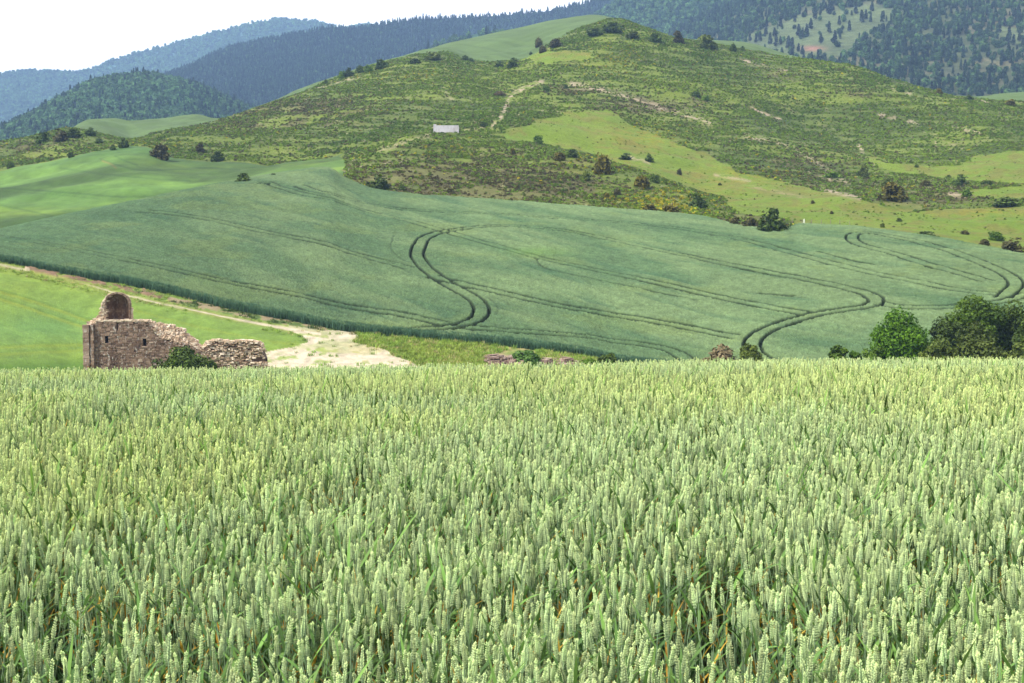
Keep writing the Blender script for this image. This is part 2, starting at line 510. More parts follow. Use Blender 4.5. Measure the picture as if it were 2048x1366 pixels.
# ---- wide ground sheet below everything, out to the horizon
M_BASE = ground_mat('terrain_green', ((0.02, 0.3), (0.3, 0.2)), 0.3, 1.0)
az = np.linspace(-PI, PI, 361)
rs = np.concatenate([np.array([0.001, 3, 8, 15, 22, 30, 40, 55, 75, 98, 120]), np.arange(135, 900, 16), [1000, 1300, 2000, 4000, 5900]])
A, R = np.meshgrid(az, rs); X = R * np.sin(A); Y = R * np.cos(A)
Z = H(X, Y) - 1.2
V = np.stack([X, Y, Z], -1).reshape(-1, 3)
base_col = np.broadcast_to(alb(95, 125, 70), V.shape)
tag(link('ground', mesh_np('ground', V, grid_faces(*A.shape)[:, ::-1], M_BASE, True, vcol=base_col)), kind='structure')

# ---- soil of the near wheat field
M_SOIL = ground_mat('soil', ((3.0, 0.35), (0.4, 0.2)), 0.6, 12.0, 0.05)
az = np.linspace(-1.2, 1.2, 241); rs = np.concatenate([np.linspace(0.3, 34, 120), np.linspace(36, 62, 20)])
A, R = np.meshgrid(az, rs); X = R * np.sin(A); Y = R * np.cos(A)
Z = H(X, Y)
V = np.stack([X, Y, Z], -1).reshape(-1, 3)
tag(link('field_soil', mesh_np('field_soil', V, grid_faces(*A.shape)[:, ::-1], M_SOIL, True,
         vcol=np.broadcast_to(np.array([0.055, 0.05, 0.03]), V.shape))), kind='structure')

# ---- meadow, cart track and gravel yard between the two wheat fields
GRAVEL = [(700, 662), (650, 662), (620, 658), (560, 652), (575, 662), (605, 672), (615, 684), (592, 694), (545, 702), (500, 712), (480, 760), (880, 760), (850, 736), (820, 722),
          (790, 712), (770, 700), (735, 692), (705, 684), (716, 672)]
TRACK = [(-150, 500), (-60, 516), (20, 534), (70, 543), (140, 560), (236, 587), (300, 602), (380, 619), (470, 638), (560, 655), (640, 668)]
BANK = [(50, 532), (90, 537), (171, 558), (250, 574), (308, 583), (330, 594), (318, 599), (262, 585), (170, 564), (90, 549), (50, 540)]
BANK2 = [(330, 592), (440, 612), (580, 641), (690, 662), (700, 668), (600, 655), (470, 632), (340, 604)]
def meadow_rows(az):
    e = row_r(K_E1, az) + 4
    t = np.linspace(0, 1, 330)[:, None] ** 1.0
    return 58 + (e - 58) * t
A, R, X, Y = polar_sheet(-420, 2500, 2.0, meadow_rows)
Z = H(X, Y)
px, py = to_px(X, Y, Z)
n1 = fbm(X / 6, Y / 6, 41, 4); n2 = fbm(X / 22, Y / 22, 43, 3); n3 = vnoise(X * 1.7, Y * 1.7, 5); n4 = fbm(X / 1.3, Y / 1.3, 47, 3)
C = np.empty(X.shape + (3,))
# the bright young field on the left
c_a, c_b, c_c = alb(138, 166, 66), alb(116, 150, 76), alb(152, 168, 66)
k = 0.5 * sstep(0.35, 0.65, fbm(X / 15, Y / 15, 43, 5))[..., None]
C[:] = c_a * (1 - k) + c_b * k
k = sstep(0.55, 0.68, n1)[..., None] * 0.25
C = C * (1 - k) + c_c * k
C = C * (0.80 + 0.44 * n4[..., None]) * (0.9 + 0.2 * n3[..., None])
mid = np.exp(-((px - 90) / 130.0) ** 2 - ((py - 655) / 32.0) ** 2)[..., None] * 0.45      # bluer stand of plants
C = C * (1 - mid) + alb(112, 168, 100) * mid
for ln, w, s in ([[(-200, 560), (0, 584), (70, 604), (170, 640), (260, 668)], 3.0, 0.5], [[(-200, 582), (0, 598), (60, 618), (165, 654)], 3.0, 0.5],
                 [[(-200, 688), (0, 695), (80, 692), (165, 690)], 3.5, 0.4], [[(-200, 712), (0, 709), (90, 704), (165, 701)], 3.0, 0.35], [[(260, 618), (400, 655), (520, 680), (590, 688)], 3.0, 0.25]):
    k = (np.exp(-(px_dist(px, py, ln) / w) ** 2) * s)[..., None]
    C = C * (1 - k) + alb(158, 168, 46) * k
    k = (np.exp(-(px_dist(px, py + 4.5, ln) / 1.6) ** 2) * s * 0.9)[..., None]
    C = C * (1 - k) + alb(84, 124, 48) * k
k = (sstep(706, 738, py) * (1 - sstep(150, 260, px)))[..., None] * 0.75
C = C * (1 - k) + alb(82, 128, 44) * k
# rough grass by the yard
rough = (sstep(640, 700, px) * sstep(0.3, 0.5, n1 + 0.1))[..., None] * 0.8
C = C * (1 - rough) + alb(128, 152, 72) * rough
straw = (sstep(600, 760, px) * sstep(0.52, 0.66, n4 * 0.5 + n1 * 0.5) )[..., None] * 0.8
C = C * (1 - straw) + alb(196, 184, 120) * straw
strip = (sstep(-2, 9, (R - row_r(K_E1, A)) + 9) * (1 - sstep(640, 720, px)) * (py > 530))[..., None]
near_track = np.exp(-(px_dist(px, py, TRACK) / 5.0) ** 2)[..., None]
k = near_track * (0.45 + 0.4 * n3[..., None])
C = C * (1 - k) + alb(170, 165, 95) * k
kb = (inside(px, py, BANK) | inside(px, py + 2, BANK)) * sstep(0.30, 0.46, n4)
C = C * (1 - kb[..., None]) + alb(150, 122, 98) * kb[..., None] * (0.55 + 0.5 * n3[..., None] + 0.3 * n4[..., None])
kb = inside(px, py, BANK2) * sstep(0.42, 0.58, n4)
C = C * (1 - kb[..., None]) + alb(168, 152, 118) * kb[..., None]
kb = inside(px, py, BANK2) * sstep(0.5, 0.62, 1 - n4) * 0.7
C = C * (1 - kb[..., None]) + alb(84, 104, 62) * kb[..., None]
kt = np.exp(-(px_dist(px, py, TRACK) / (1.2 + 2.0 * sstep(380, 640, px))) ** 4) * sstep(150, 235, px) 
kt = np.maximum(kt, 0.6 * np.exp(-(px_dist(px, py, TRACK) / 2.0) ** 2) * (px < 60))
kg = inside(px + 10 * (n4 - 0.5) , py + 9 * (n1 - 0.5), GRAVEL) * 1.0
kt = np.maximum(kt, kg * (1 - 0.75 * sstep(0.60, 0.70, n4) ) * (1 - 0.5 * sstep(0.6, 0.7, n1)))
gcol = alb(226, 212, 184) * (0.74 + 0.4 * n3[..., None])
C = C * (1 - kt[..., None]) + gcol * kt[..., None]
k = (np.exp(-((px - 1090) / 110.0) ** 2 - ((py - 716) / 14.0) ** 2) * sstep(0.45, 0.6, n4))[..., None]
C = C * (1 - k) + alb(190, 160, 140) * k
# a tall grassy hump east of the yard and the bank under the crop
Z = Z + (n4 - 0.5) * 0.16 * (1 - 0.85 * kg) + inside(px, py, BANK) * n3 * 0.3
V = np.stack([X, Y, Z], -1).reshape(-1, 3); Cf = C.reshape(-1, 3)
F = grid_faces(*A.shape)[:, ::-1]
fk = (kg > 0.5).ravel()[F].all(1)
M_GRASS = ground_mat('meadow_grass', ((0.5, 0.14), (2.5, 0.16)), 0.7, 5.0, 0.25)
M_GRAVEL = ground_mat('pale_gravel', ((1.2, 0.15), (5.0, 0.18)), 0.5, 9.0, 0.08)
tag(link('meadow', sub_mesh('meadow', V, F, ~fk, M_GRASS, Cf)), kind='structure')
tag(link('gravel_yard', sub_mesh('gravel_yard', V, F, fk, M_GRAVEL, Cf)), kind='structure')

# ---- the big grey-green wheat field with its tractor tracks
CROP = 0.72
TRAMS = [
 ([(-120, 452), (-60, 462), (0, 473), (102, 488), (239, 516), (342, 537), (513, 573), (650, 600), (787, 624), (895, 646)], 2, 1.0),
 ([(290, 421), (410, 436), (513, 459), (700, 503), (753, 518), (828, 538)], 2, 0.8),
 ([(870, 552), (889, 558), (992, 581), (1129, 612), (1231, 629), (1350, 648), (1478, 673)], 2, 0.8),
 ([(528, 368), (535, 363), (547, 369), (575, 378), (650, 395), (684, 405), (787, 434), (889, 461), (992, 490), (1074, 513), (1197, 540), (1350, 572), (1485, 602), (1560, 617), (1621, 626)], 2, 1.0),
 ([(880, 655), (917, 651), (950, 640), (966, 622), (954, 598), (917, 578), (872, 550), (845, 526), (835, 503), (843, 483), (865, 468), (903, 460), (958, 453), (1026, 451), (1094, 456),
   (1197, 473), (1350, 505), (1485, 533), (1621, 559), (1707, 578), (1746, 590), (1758, 602), (1738, 612), (1656, 622), (1587, 639), (1525, 663), (1503, 686), (1512, 706), (1540, 722)], 2, 1.35),
 ([(1765, 606), (1790, 612), (1912, 612), (1998, 604), (2060, 585)], 2, 0.8),
 ([(600, 371), (660, 387), (740, 407), (821, 419), (992, 427), (1163, 438), (1350, 454), (1519, 486), (1656, 523), (1792, 554), (1929, 581), (1990, 587)], 2, 0.7),
 ([(1751, 465), (1722, 464), (1704, 470), (1712, 484), (1792, 507), (1895, 538), (1980, 563)], 2, 1.0),
 ([(1751, 465), (1861, 488), (1963, 524), (2014, 547), (2034, 567), (2018, 583), (2006, 596)], 2, 1.0),
 ([(780, 664), (906, 652), (1026, 661), (1163, 670), (1265, 684), (1348, 699), (1382, 722)], 2, 0.6),
 ([(1074, 518), (1082, 530), (1101, 538), (1197, 559), (1300, 579), (1400, 600)], 1, 0.15),
 ([(1639, 503), (1672, 511), (1707, 520), (1758, 528)], 1, 1.0),
 ([(1522, 585), (1555, 588), (1594, 591)], 1, 0.7),
 ([(790, 470), (782, 490), (795, 510), (812, 522)], 1, 0.0),
 ([(984, 598), (1000, 615), (990, 632)], 1, 0.0),
]
GX0, GY0, GS = -150.0, 100.0, 0.125
GW, GH_ = int(290 / GS), int(240 / GS)
tram = np.zeros((GH_, GW), np.float32)
def place_on(px_, py_, dz, rmin=140, rmax=330):
    a, t = ray(px_, py_); a = float(a); t = float(t)
    r = np.linspace(rmin, rmax, 1600)
    g = H(r * math.sin(a), r * math.cos(a)) + dz - r * t
    kk = np.where(g >= 0)[0]
    i = kk[0] if len(kk) else int(np.argmax(g))
    return r[i] * math.sin(a), r[i] * math.cos(a)
def dense(P, step):
    P = np.array(P); d = np.r_[0, np.cumsum(np.hypot(*np.diff(P, axis=0).T))]
    s = np.arange(0, d[-1], step)
    X_ = pchip(d, P[:, 0], s); Y_ = pchip(d, P[:, 1], s)
    return np.stack([X_, Y_], 1)
pw = 5
oy, ox = np.mgrid[-pw:pw + 1, -pw:pw + 1]
stamps = [np.clip(1.5 - np.hypot(ox, oy) * GS / q_, 0, 1) for q_ in (0.15, 0.20, 0.26, 0.33, 0.38)]
for line, cnt, dep in TRAMS:
    W_ = [place_on(a_, b_, CROP) for a_, b_ in line]
    D = dense(W_, 1.0)
    for _ in range(6):
        D[1:-1] = 0.25 * D[:-2] + 0.5 * D[1:-1] + 0.25 * D[2:]
    D = dense(D, GS)
    T = np.gradient(D, axis=0); T /= np.linalg.norm(T, axis=1)[:, None] + 1e-9
    Nn = np.stack([-T[:, 1], T[:, 0]], 1)
    for sgn in ((-0.95, 0.95) if cnt == 2 else (0.0,)):
        P = D + Nn * sgn
        wob = fbm(P[:, 0] / 5, P[:, 1] / 5, 77, 2)
        amp = np.minimum(1.4, (0.2 + 0.9 * dep) * (0.7 + 0.6 * wob))
        vw = P / np.linalg.norm(P, axis=1)[:, None]
        cr_ = np.abs(T[:, 0] * vw[:, 1] - T[:, 1] * vw[:, 0]); sk = np.clip((cr_ * 5).astype(int), 0, 4)
        ix = ((P[:, 0] - GX0) / GS).astype(int); iy = ((P[:, 1] - GY0) / GS).astype(int)
        for q in range(len(P)):
            if pw < ix[q] < GW - pw - 1 and pw < iy[q] < GH_ - pw - 1:
                s = tram[iy[q] - pw:iy[q] + pw + 1, ix[q] - pw:ix[q] + pw + 1]
                np.maximum(s, stamps[sk[q]] * amp[q], out=s)
def tram_at(X, Y):
    u = np.clip((X - GX0) / GS, 0, GW - 2); v = np.clip((Y - GY0) / GS, 0, GH_ - 2)
    i = u.astype(int); j = v.astype(int); fu = u - i; fv = v - j
    return (tram[j, i] * (1 - fu) + tram[j, i + 1] * fu) * (1 - fv) + (tram[j + 1, i] * (1 - fu) + tram[j + 1, i + 1] * fu) * fv

def edge_wobble(az):
    return 0.9 * (fbm(az * 60, az * 0 + 3.3, 55, 3) - 0.5)
def field_rows(az):
    e0 = row_r(K_E1, az) + edge_wobble(az); e1 = row_r(K_TOP, az) + edge_wobble(az + 7)
    west = 1 - sstep(420, 668, 1024 + FPX * np.tan(az))
    e1 = e1 + west * 12
    t = np.r_[np.linspace(0, 1, 860)]
    return e0 + (e1 - e0) * t[:, None]
A, R, X, Y = polar_sheet(-420, 2440, 1.6, field_rows)
Zg = H(X, Y)
tr = tram_at(X, Y)
uu = X * 0.6 - Y * 0.8; vv = X * 0.8 + Y * 0.6            # drilled along this direction
patch = fbm(uu / 26, vv / 7, 61, 4); fine = fbm(uu / 2.2, vv / 0.5, 63, 3); sp = rng.uniform(-1, 1, X.shape)
streak = sstep(0.60, 0.76, fbm(uu / 14, vv / 2.6, 67, 3))
lowp = sstep(0.62, 0.74, fbm(X / 11, Y / 9, 71, 3))
Z = Zg + CROP + 0.10 * sp + (fine - 0.5) * 0.20 - np.minimum(tr, 1) * 0.62 - streak * 0.10
ends = np.minimum(np.arange(len(X)), len(X) - 1 - np.arange(len(X)))
Z = Z - np.array([0.75, 0.12, 0.0])[np.minimum(ends, 2)][:, None] * (CROP / 0.75)
c_l, c_d, c_y = alb(142, 162, 112), alb(116, 142, 98), alb(154, 168, 98)
gr = fbm(X / 0.55, Y / 0.9, 401, 2)
k = sstep(0.34, 0.62, patch)[..., None]
C = c_d * (1 - k) + c_l * k
px, py = to_px(X, Y, Z)
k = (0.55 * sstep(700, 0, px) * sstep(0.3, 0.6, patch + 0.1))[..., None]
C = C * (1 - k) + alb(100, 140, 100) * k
k = (0.35 * streak + 0.22 * lowp)[..., None]
C = C * (1 - k) + alb(78, 116, 86) * k
k = (sstep(0.60, 0.72, fbm(X / 9, Y / 9, 73, 3)) * 0.3)[..., None]
C = C * (1 - k) + c_y * k
k = (sstep(0.0, 0.45, tr) * 0.92)[..., None]
C = C * (1 - k) + alb(44, 60, 34) * k
k = (np.exp(-((px - 1080) / 60.0) ** 2 - ((py - 503) / 9.0) ** 2) * 0.5)[..., None]
C = C * (1 - k) + alb(150, 182, 96) * k
C = C * (1 - 0.24 * sstep(1150, 250, px) + 0.10 * sstep(1000, 1700, px) * sstep(560, 640, py))[..., None]  # slope shading painted into the crop: darker to the west, lighter lower right
C = C * np.array([0.75, 0.85, 0.81])
C = C * (1 + 0.26 * sp[..., None]) * (0.84 + 0.32 * fine[..., None]) * (0.78 + 0.44 * gr[..., None])
k = (ends <= 1)[:, None, None] * 0.7
C = C * (1 - k) + alb(74, 104, 70) * k
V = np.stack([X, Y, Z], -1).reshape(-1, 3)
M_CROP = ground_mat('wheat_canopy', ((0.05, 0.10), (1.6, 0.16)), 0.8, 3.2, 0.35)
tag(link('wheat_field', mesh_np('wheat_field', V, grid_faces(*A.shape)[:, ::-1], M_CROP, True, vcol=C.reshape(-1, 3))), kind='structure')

# ---- hillside, the field behind on the left and the field on the crest
def hill_rows(az):
    e = row_r(K_TOP, az) - 12
    t = np.r_[np.linspace(0, 0.80, 420), np.linspace(0.802, 1, 60)]
    return e + (860 - e) * t[:, None]
A, R, X, Y = polar_sheet(-420, 2500, 2.0, hill_rows)
Z = H(X, Y)
px, py = to_px(X, Y, Z)
K_H, K_J = K_TOP + 3, K_TOP + 6
m1 = fbm(X / 30, Y / 30, 81, 4); m2 = fbm(X / 7, Y / 7, 83, 4); m3 = fbm(X / 1.8, Y / 1.8, 85, 3); m4 = fbm(X / 14, Y / 14, 87, 4)
far_field = R > row_r(K_J, A) + 3 + 5 * (m4 - 0.5)
fx = 1024 + FPX * np.tan(A)
west_field = (R < row_r(K_H, A) + 3 * (m4 - 0.5)) & (fx < 715 - 40 * sstep(0, 1, m4)) & ~far_field
MEADOW_A = [(1000, 268), (1090, 236), (1150, 224), (1215, 220), (1290, 262), (1390, 300), (1480, 342), (1600, 372), (1690, 392), (1760, 412), (1830, 424), (2048, 415), (2300, 410), (2300, 620),
            (2048, 520), (1900, 490), (1800, 472), (1700, 460), (1590, 455), (1575, 440), (1480, 425), (1440, 398), (1350, 366), (1280, 342), (1180, 308), (1080, 284), (1000, 275)]
MEADOW_B = [(1700, 304), (1760, 318), (1870, 336), (1925, 324), (1960, 308), (2048, 300), (2400, 290), (2400, 380), (2048, 366), (1960, 362), (1880, 358), (1790, 342)]
MEADOW_C = [(1935, 380), (2048, 370), (2300, 360), (2300, 410), (2048, 400), (1950, 394)]
MEADOW_D = [(1030, 118), (1060, 100), (1090, 98), (1200, 112), (1160, 122), (1080, 124)]
qx = px + 26 * (m4 - 0.5); qy = py + 14 * (m2 - 0.5)
mead = inside(qx, qy, MEADOW_A) | inside(qx, qy, MEADOW_B) | inside(qx, qy, MEADOW_C) | inside(qx, qy, MEADOW_D)
def hill_zones(px, py, X, Y):
    """shares of bright grass, of heath (brown), of gorse in flower"""
    b = fbm(X / 14, Y / 14, 87, 4); c = fbm(X / 7, Y / 7, 83, 4)
    qx = px + 26 * (b - 0.5); qy = py + 14 * (c - 0.5)
    md = inside(qx, qy, MEADOW_A) | inside(qx, qy, MEADOW_B) | inside(qx, qy, MEADOW_C) | inside(qx, qy, MEADOW_D)
    g = lambda x0, y0, sx, sy: np.exp(-((px - x0) / sx) ** 2 - ((py - y0) / sy) ** 2)
    br = np.clip(g(950, 365, 280, 50) * 1.5 + g(620, 215, 160, 22) + g(1900, 390, 130, 22) + g(1620, 340, 130, 40) * 0.8 + g(1300, 210, 120, 18) + g(1150, 180, 60, 12)
         + g(500, 250, 160, 14) * 0.7 + g(1700, 190, 60, 12) + g(1560, 150, 80, 14) * 0.5 + g(60, 300, 90, 20) * 0.7 + g(1500, 440, 60, 16) * 0.8, 0, 1)
    yl = np.clip(g(1330, 405, 90, 28) * 1.1 + g(1220, 120, 70, 24) * 0.6 + g(1290, 275, 80, 26) * 0.6 + g(1470, 355, 110, 18) * 0.6 + g(330, 290, 60, 14) * 0.5 + g(800, 150, 120, 20) * 0.4
         + g(1780, 385, 40, 16) * 0.6 + g(1960, 425, 80, 8) * 0.6 + g(1180, 330, 70, 20) * 0.5 + g(860, 300, 90, 16) * 0.4, 0, 1)
    return md, br, yl
md, br, yl = hill_zones(px, py, X, Y)
terr = fbm(X / 9 + Y / 30, (Z + X * 0.05) / 0.8, 411, 4)
C = np.empty(X.shape + (3,))
k = sstep(0.36, 0.62, m1)[..., None]
C[:] = alb(86, 108, 38) * (1 - k) + alb(120, 140, 42) * k
k = (sstep(0.42, 0.62, m2 * 0.6 + br * 0.35) * 0.85)[..., None]
C = C * (1 - k) + alb(108, 98, 62) * k
k = (sstep(0.55, 0.7, m3 * 0.5 + m2 * 0.5) * 0.4)[..., None]
C = C * (1 - k) + alb(150, 152, 96) * k
k = (sstep(0.50, 0.62, terr) * 0.35)[..., None]
C = C * (1 - k) + alb(72, 78, 46) * k
k = (sstep(0.48, 0.36, terr) * 0.25)[..., None]
C = C * (1 - k) + alb(152, 166, 74) * k
k = (yl * sstep(0.4, 0.6, m3) * 0.5)[..., None]
C = C * (1 - k) + alb(150, 148, 58) * k
k = md[..., None] * 1.0
mc = alb(112, 148, 34) * (1 - m4[..., None]) + alb(140, 158, 52) * m4[..., None]
ks = (sstep(0.46, 0.62, m2 * 0.6 + m3 * 0.4) * 0.7)[..., None]
mc = mc * (1 - ks) + alb(136, 132, 62) * ks
ky = (yl * sstep(0.42, 0.55, m3) * 0.7)[..., None]
mc = mc * (1 - ky) + alb(164, 150, 34) * ky
C = C * (1 - k) + mc * k
# bare ground: the hill path and eroded strips
BARE = [([(1084, 162), (1062, 170), (1040, 180)], 4.0, 1.0), ([(1030, 183), (1018, 200), (1008, 222), (1000, 240), (985, 252)], 4.5, 1.0), ([(985, 252), (950, 258), (915, 262)], 2.0, 0.6),
        ([(1140, 168), (1215, 182), (1290, 205), (1335, 220), (1420, 246)], 6.0, 0.75), ([(1500, 215), (1530, 228), (1560, 238)], 3.0, 0.9), ([(1760, 230), (1800, 236), (1835, 248)], 4, 0.8),
        ([(1905, 255), (1960, 266)], 3.0, 0.7), ([(1490, 272), (1540, 282), (1590, 298), (1640, 330), (1700, 372)], 5.0, 0.6), ([(1618, 345), (1660, 358)], 3, 0.9), ([(1650, 380), (1720, 396)], 4, 0.9),
        ([(1870, 270), (1872, 290), (1868, 312)], 1.8, 0.7), ([(1860, 268), (1930, 300)], 2.0, 0.3), ([(1900, 388), (1930, 392)], 4, 0.8), ([(1250, 312), (1300, 326)], 4.0, 0.6), ([(1430, 350), (1500, 362)], 3, 0.6),
        ([(1490, 120), (1500, 126)], 3, 1.0), ([(1560, 140), (1572, 142)], 3, 0.9), ([(1785, 178), (1820, 186)], 3, 0.9), ([(1940, 194), (1975, 204)], 4, 0.7), ([(1480, 118), (1530, 132)], 4, 0.5),
        ([(1718, 292), (1724, 302)], 4, 1.0), ([(885, 175), (905, 200)], 3, 0.5), ([(500, 216), (560, 196), (650, 172), (720, 152)], 3.0, 0.6), ([(690, 340), (760, 332), (800, 320)], 5, 0.4),
        ([(760, 300), (860, 270)], 5.0, 0.45), ([(1500, 372), (1620, 398)], 3, 0.35)]
for ln, w, s in BARE:
    k = (np.exp(-(px_dist(px, py, ln) / w) ** 2) * s * sstep(0.36, 0.56, m3))[..., None]
    C = C * (1 - k) + alb(206, 186, 158) * k
# fields
g1 = fbm(X / 40, Y / 14, 91, 4); g2 = fbm(X / 5, Y / 9, 93, 3)
fc = alb(104, 152, 84) * (1 - g1[..., None]) + alb(134, 174, 88) * g1[..., None]
k = sstep(0.55, 0.72, g1 + 0.12 * (g2 - 0.5) + 0.18 * sstep(380, 420, py))[..., None] * 0.5
fc = fc * (1 - k) + alb(146, 180, 70) * k
k = (sstep(340, 300, py) * 0.7)[..., None]
fc = fc * (1 - k) + alb(96, 142, 82) * k
for ln, w, s in ([[(200, 318), (235, 330), (262, 338), (290, 341), (420, 336), (480, 340)], 1.6, 0.6], [[(230, 312), (250, 322), (275, 330)], 1.6, 0.6], [[(120, 336), (180, 345), (300, 358), (380, 362)], 2.2, 0.5],
                 [[(0, 376), (120, 384), (240, 394), (330, 393)], 2.0, 0.6], [[(0, 410), (60, 422), (110, 434)], 2.0, 0.5], [[(0, 382), (100, 388), (200, 398)], 1.2, 0.4], [[(100, 330), (200, 322), (280, 318)], 2.0, 0.35], [[(330, 334), (450, 338), (560, 332)], 1.6, 0.4]):
    k = (np.exp(-(px_dist(px, py, ln) / w) ** 2) * s)[..., None]
    fc = fc * (1 - k) + alb(74, 116, 62) * k
k = (np.exp(-(px_dist(px, py, [(205, 322), (222, 328), (232, 336)]) / 1.8) ** 2) * 0.7)[..., None]
fc = fc * (1 - k) + alb(160, 150, 100) * k
fold_shade = fbm(X / 60 + Y / 90, Y / 22 - X / 50, 421, 3)  # shading of ground folds, painted as darker and lighter colour
fc = fc * (0.72 + 0.6 * sstep(0.3, 0.65, fold_shade))[..., None] * (0.78 + 0.44 * m3[..., None])
fc = fc * np.array([0.62, 0.60, 0.42]) * (0.8 + 0.4 * sstep(0.3, 0.7, g2 * 0.5 + g1 * 0.5))[..., None]
C = np.where(west_field[..., None], fc, C)
ff = alb(96, 122, 66) * (1 - 0.0 * g1[..., None])
lines = 0.88 + 0.16 * sstep(0.45, 0.55, vnoise((X * 0.9 + Y * 0.43) / 3.0, (X * -0.43 + Y * 0.9) / 60, 97))
ff = ff * lines[..., None] * (0.85 + 0.3 * g1[..., None])
C = np.where(far_field[..., None], ff, C)
V = np.stack([X, Y, Z], -1).reshape(-1, 3); Cf = C.reshape(-1, 3)
F = grid_faces(*A.shape)[:, ::-1]
wf = west_field.ravel()[F].all(1); ffm = far_field.ravel()[F].all(1)
M_HILL = ground_mat('heath_and_grass', ((0.35, 0.16), (1.5, 0.22)), 0.9, 1.6, 0.7)
M_FIELD2 = ground_mat('young_crop', ((0.06, 0.10), (0.8, 0.10)), 0.5, 2.0, 0.3)
tag(link('hills', sub_mesh('hills', V, F, ~wf & ~ffm, M_HILL, Cf)), kind='structure')
tag(link('green_field', sub_mesh('green_field', V, F, wf, M_FIELD2, Cf)), kind='structure')
tag(link('crest_field', sub_mesh('crest_field', V, F, ffm, M_FIELD2, Cf)), kind='structure')

# ================================================================== WOODED MOUNTAINS
def mountain(name, sil, r_base, r_top, z_base, col, seed, p=1.0, amp=40.0, px0=None, px1=None, rows=90, dpx=8.0, colfun=None, lam=230.0):
    """a real slope: rises from r_base to the skyline given by sil (px, py) at r_top, then falls away behind"""
    A_ = [float(ray(a, b)[0]) for a, b in sil]; T_ = [float(ray(a, b)[1]) for a, b in sil]
    px0 = sil[0][0] if px0 is None else px0; px1 = sil[-1][0] if px1 is None else px1
    az = np.arctan((np.arange(px0, px1 + 1, dpx) - 1024) / FPX)
    zt = pchip(A_, T_, az) * r_top
    t = np.linspace(0, 1, rows)[:, None]
    R1 = r_base + (r_top - r_base) * t; Z1 = z_base + (zt - z_base) * t ** p
    t2 = np.linspace(0.05, 1, 16)[:, None]
    R2 = r_top + 700 * t2 + 0 * az; Z2 = zt - (0.35 * t2 + 0.65 * t2 ** 2) * (zt - z_base)
    R = np.vstack([R1 + 0 * az, R2]); Z = np.vstack([Z1, Z2]); A = np.broadcast_to(az, R.shape)
    X = R * np.sin(A); Y = R * np.cos(A)
    w = np.sin(PI * np.clip((R - r_base) / (r_top - r_base), 0, 1)) ** 0.7 * (R <= r_top)
    nz = (fbm(X / lam, Y / (lam * 1.6), seed, 4) - 0.5)
    Z = Z + w * nz * amp
    V = np.stack([X, Y, Z], -1).reshape(-1, 3)
    px, py = to_px(X, Y, Z)
    n = fbm(X / 60, Y / 60, seed + 9, 4)
    C = np.array(col) * (0.75 + 0.5 * n[..., None])
    if colfun: C = colfun(C, px, py, X, Y)
    tag(link(name, mesh_np(name, V, grid_faces(*A.shape)[:, ::-1], M_MOUNT, True, vcol=C.reshape(-1, 3))), kind='structure')
    return dict(A=A, R=R, Z=Z, az=az, rows=rows, px=px, py=py)

def sample_sheet(S, n, g, rmax_row):
    """n points evenly over a mountain's front (by ground area)"""
    i = g.uniform(0, rmax_row - 1.001, n); 
    R0 = S['R'][0, 0]; R1 = S['R'][rmax_row - 1, 0]
    r = np.sqrt(g.uniform(R0 ** 2, R1 ** 2, n)); i = (r - R0) / (R1 - R0) * (rmax_row - 1.0); i = np.clip(i, 0, rmax_row - 1.001)
    j = g.uniform(0, S['R'].shape[1] - 1.001, n)
    i0 = i.astype(int); j0 = j.astype(int); fi = i - i0; fj = j - j0
    def s(M): return (M[i0, j0] * (1 - fj) + M[i0, j0 + 1] * fj) * (1 - fi) + (M[i0 + 1, j0] * (1 - fj) + M[i0 + 1, j0 + 1] * fj) * fi
    a = s(S['A']); rr = s(S['R']); z = s(S['Z'])
    return rr * np.sin(a), rr * np.cos(a), z

M_MOUNT = ground_mat('mountain_undergrowth', ((0.02, 0.25), (0.15, 0.25)), 0.8, 0.25, 4.0)
SIL = {
 'far':   [(-700, 190), (-300, 160), (0, 148), (60, 141), (150, 145), (190, 136), (230, 120), (330, 92), (450, 60), (520, 44), (570, 38), (620, 42), (690, 55), (740, 48), (790, 55), (900, 90), (1100, 130)],
 'dark':  [(-100, 330), (100, 250), (240, 186), (330, 154), (400, 125), (460, 98), (560, 76), (650, 60), (720, 58), (790, 45), (850, 38), (950, 34), (1080, 24), (1150, 12), (1250, -20), (1400, -90), (1600, -170), (1900, -230)],
 'near':  [(-500, 420), (-250, 370), (0, 262), (60, 232), (120, 200), (190, 165), (240, 155), (300, 152), (350, 160), (400, 176), (450, 197), (500, 222), (560, 250), (650, 290)],
 'leafy': [(1020, 120), (1080, 95), (1140, 66), (1180, 42), (1230, 12), (1280, -10), (1400, -60), (1600, -120)],
 'knob':  [(780, 140), (840, 112), (880, 90), (930, 72), (980, 66), (1040, 72), (1120, 90)],
 'right': [(1250, 170), (1300, 100), (1350, 58), (1400, 34), (1460, 4), (1520, -40), (1650, -110), (1800, -150), (2048, -170), (2500, -200), (2900, -180)],
}
